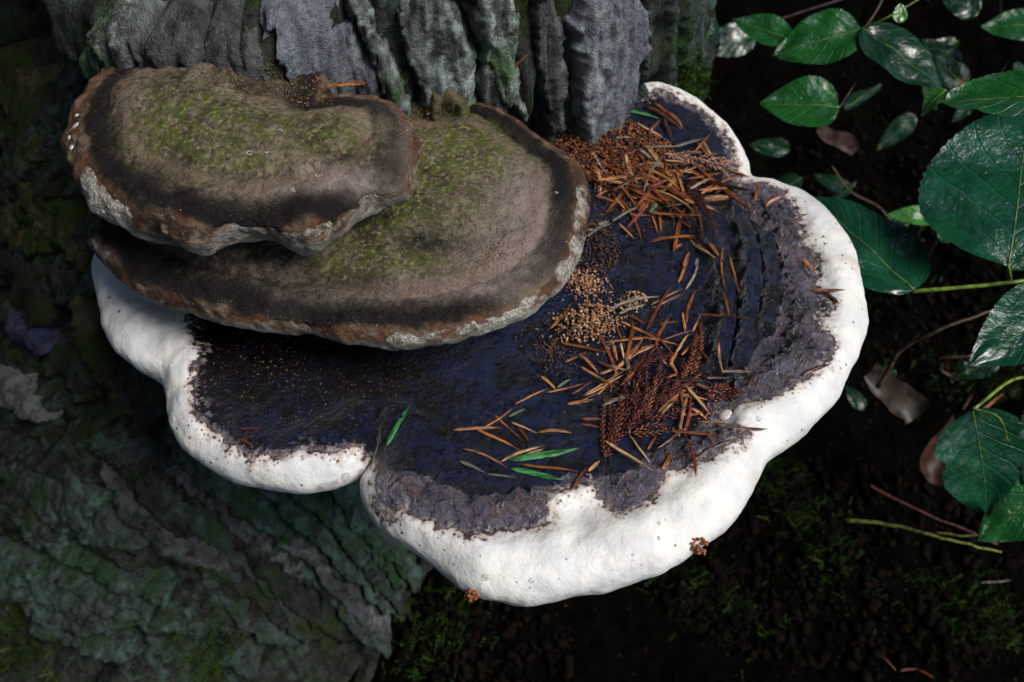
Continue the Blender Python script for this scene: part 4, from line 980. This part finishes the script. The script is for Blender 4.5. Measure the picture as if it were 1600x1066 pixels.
for k in range(12):
    px, py = rng.uniform(1180, 1600), rng.uniform(700, 1060)
    if k < 8: px, py = rng.uniform(1440, 1600), rng.uniform(540, 650)
    L = rng.uniform(25, 60); q = rng.uniform(0, 6.28)
    cc = rng.choice('bbbor')
    lay_needle(px, py, px + L * math.cos(q), py + L * math.sin(q) * .7, cc, .3, rng.uniform(3, 5), [GT], 'fallen on the dark forest floor')
m = M('wet_moss'); c = m.mix(m.ramp(m.noise(40, 4), .3, .7), (.010, .024, .003), (.036, .072, .010)); MOSS = m.done(c, .6, Specular_IOR_Level=.25)
m = M('bright_moss'); MOSSB = m.done(m.mix(m.ramp(m.noise(60, 3), .3, .7), (.03, .075, .008), (.10, .19, .025)), .6, Specular_IOR_Level=.25)
def moss(px, py, rx, ry, n, rot, label, trees, L=1.4, mat=None):
    V_ = []; F_ = []
    for k in range(n):
        a, b = rng.gauss(0, .5) * rx, rng.gauss(0, .5) * ry
        h_ = hit(px + a * math.cos(rot) - b * math.sin(rot), py + a * math.sin(rot) + b * math.cos(rot), trees)
        if h_ is None: continue
        d = h_[2] * .6 + np.array([rng.gauss(0, .5), rng.gauss(0, .5), .35]); d /= np.linalg.norm(d); ll = L * rng.uniform(.5, 1.2)
        sd = np.cross(d, (rng.random(), rng.random(), .3)); sd /= np.linalg.norm(sd)
        p = h_[1]; dn = np.array([rng.gauss(0, .3), rng.gauss(0, .3), -.3])
        for j in range(7):                                   # feathery frond: rachis with side leaflets
            t = j / 7; q = p + d * ll * t + dn * ll * t * t
            e = (sd if j % 2 else -sd) * ll * .22 * (1 - t * .7) + d * ll * .12
            b0 = len(V_); V_ += [q, q + e, q + d * ll * .14]; F_.append((b0, b0 + 1, b0 + 2))
        b0 = len(V_); V_ += [p - sd * .03, p + sd * .03, p + d * ll + dn * ll]; F_.append((b0, b0 + 1, b0 + 2))
    if V_: tag(part('moss_patch', V_, np.array(F_), mat or MOSS, smooth=False), label, 'moss', kind='stuff')
moss(1240, 790, 150, 50, 900, .95, 'feathery green moss on the floor below the right edge of the white rim', [GT])
moss(1520, 960, 110, 60, 700, .4, 'moss carpet in the dark beyond the fallen stalks', [GT])
moss(1130, 940, 120, 60, 400, .5, 'sparse moss on the black floor under the front lobe', [GT])
moss(40, 990, 80, 80, 350, .2, 'moss at the foot of the left root', [GT, TT])
moss(340, 1020, 50, 50, 200, .6, 'yellow-green moss on the root between bark and floor', [GT, TT])
moss(1082, 128, 26, 40, 320, .1, 'bright moss tuft at the foot of the trunk behind the far lobe', [TT], .9, MOSSB)
moss(1530, 590, 90, 40, 500, .1, 'mossy log litter beneath the right-hand salal leaves', [GT])
moss(1330, 430, 150, 120, 600, 0, 'dim moss on the floor behind the right rim', [GT])
moss(610, 125, 25, 16, 160, .3, 'small moss tuft in the bark crack above the caps', [TT], .5)
moss(690, 985, 60, 110, 420, .5, 'dark moss along the foot of the root under the front lobe', [GT, TT])
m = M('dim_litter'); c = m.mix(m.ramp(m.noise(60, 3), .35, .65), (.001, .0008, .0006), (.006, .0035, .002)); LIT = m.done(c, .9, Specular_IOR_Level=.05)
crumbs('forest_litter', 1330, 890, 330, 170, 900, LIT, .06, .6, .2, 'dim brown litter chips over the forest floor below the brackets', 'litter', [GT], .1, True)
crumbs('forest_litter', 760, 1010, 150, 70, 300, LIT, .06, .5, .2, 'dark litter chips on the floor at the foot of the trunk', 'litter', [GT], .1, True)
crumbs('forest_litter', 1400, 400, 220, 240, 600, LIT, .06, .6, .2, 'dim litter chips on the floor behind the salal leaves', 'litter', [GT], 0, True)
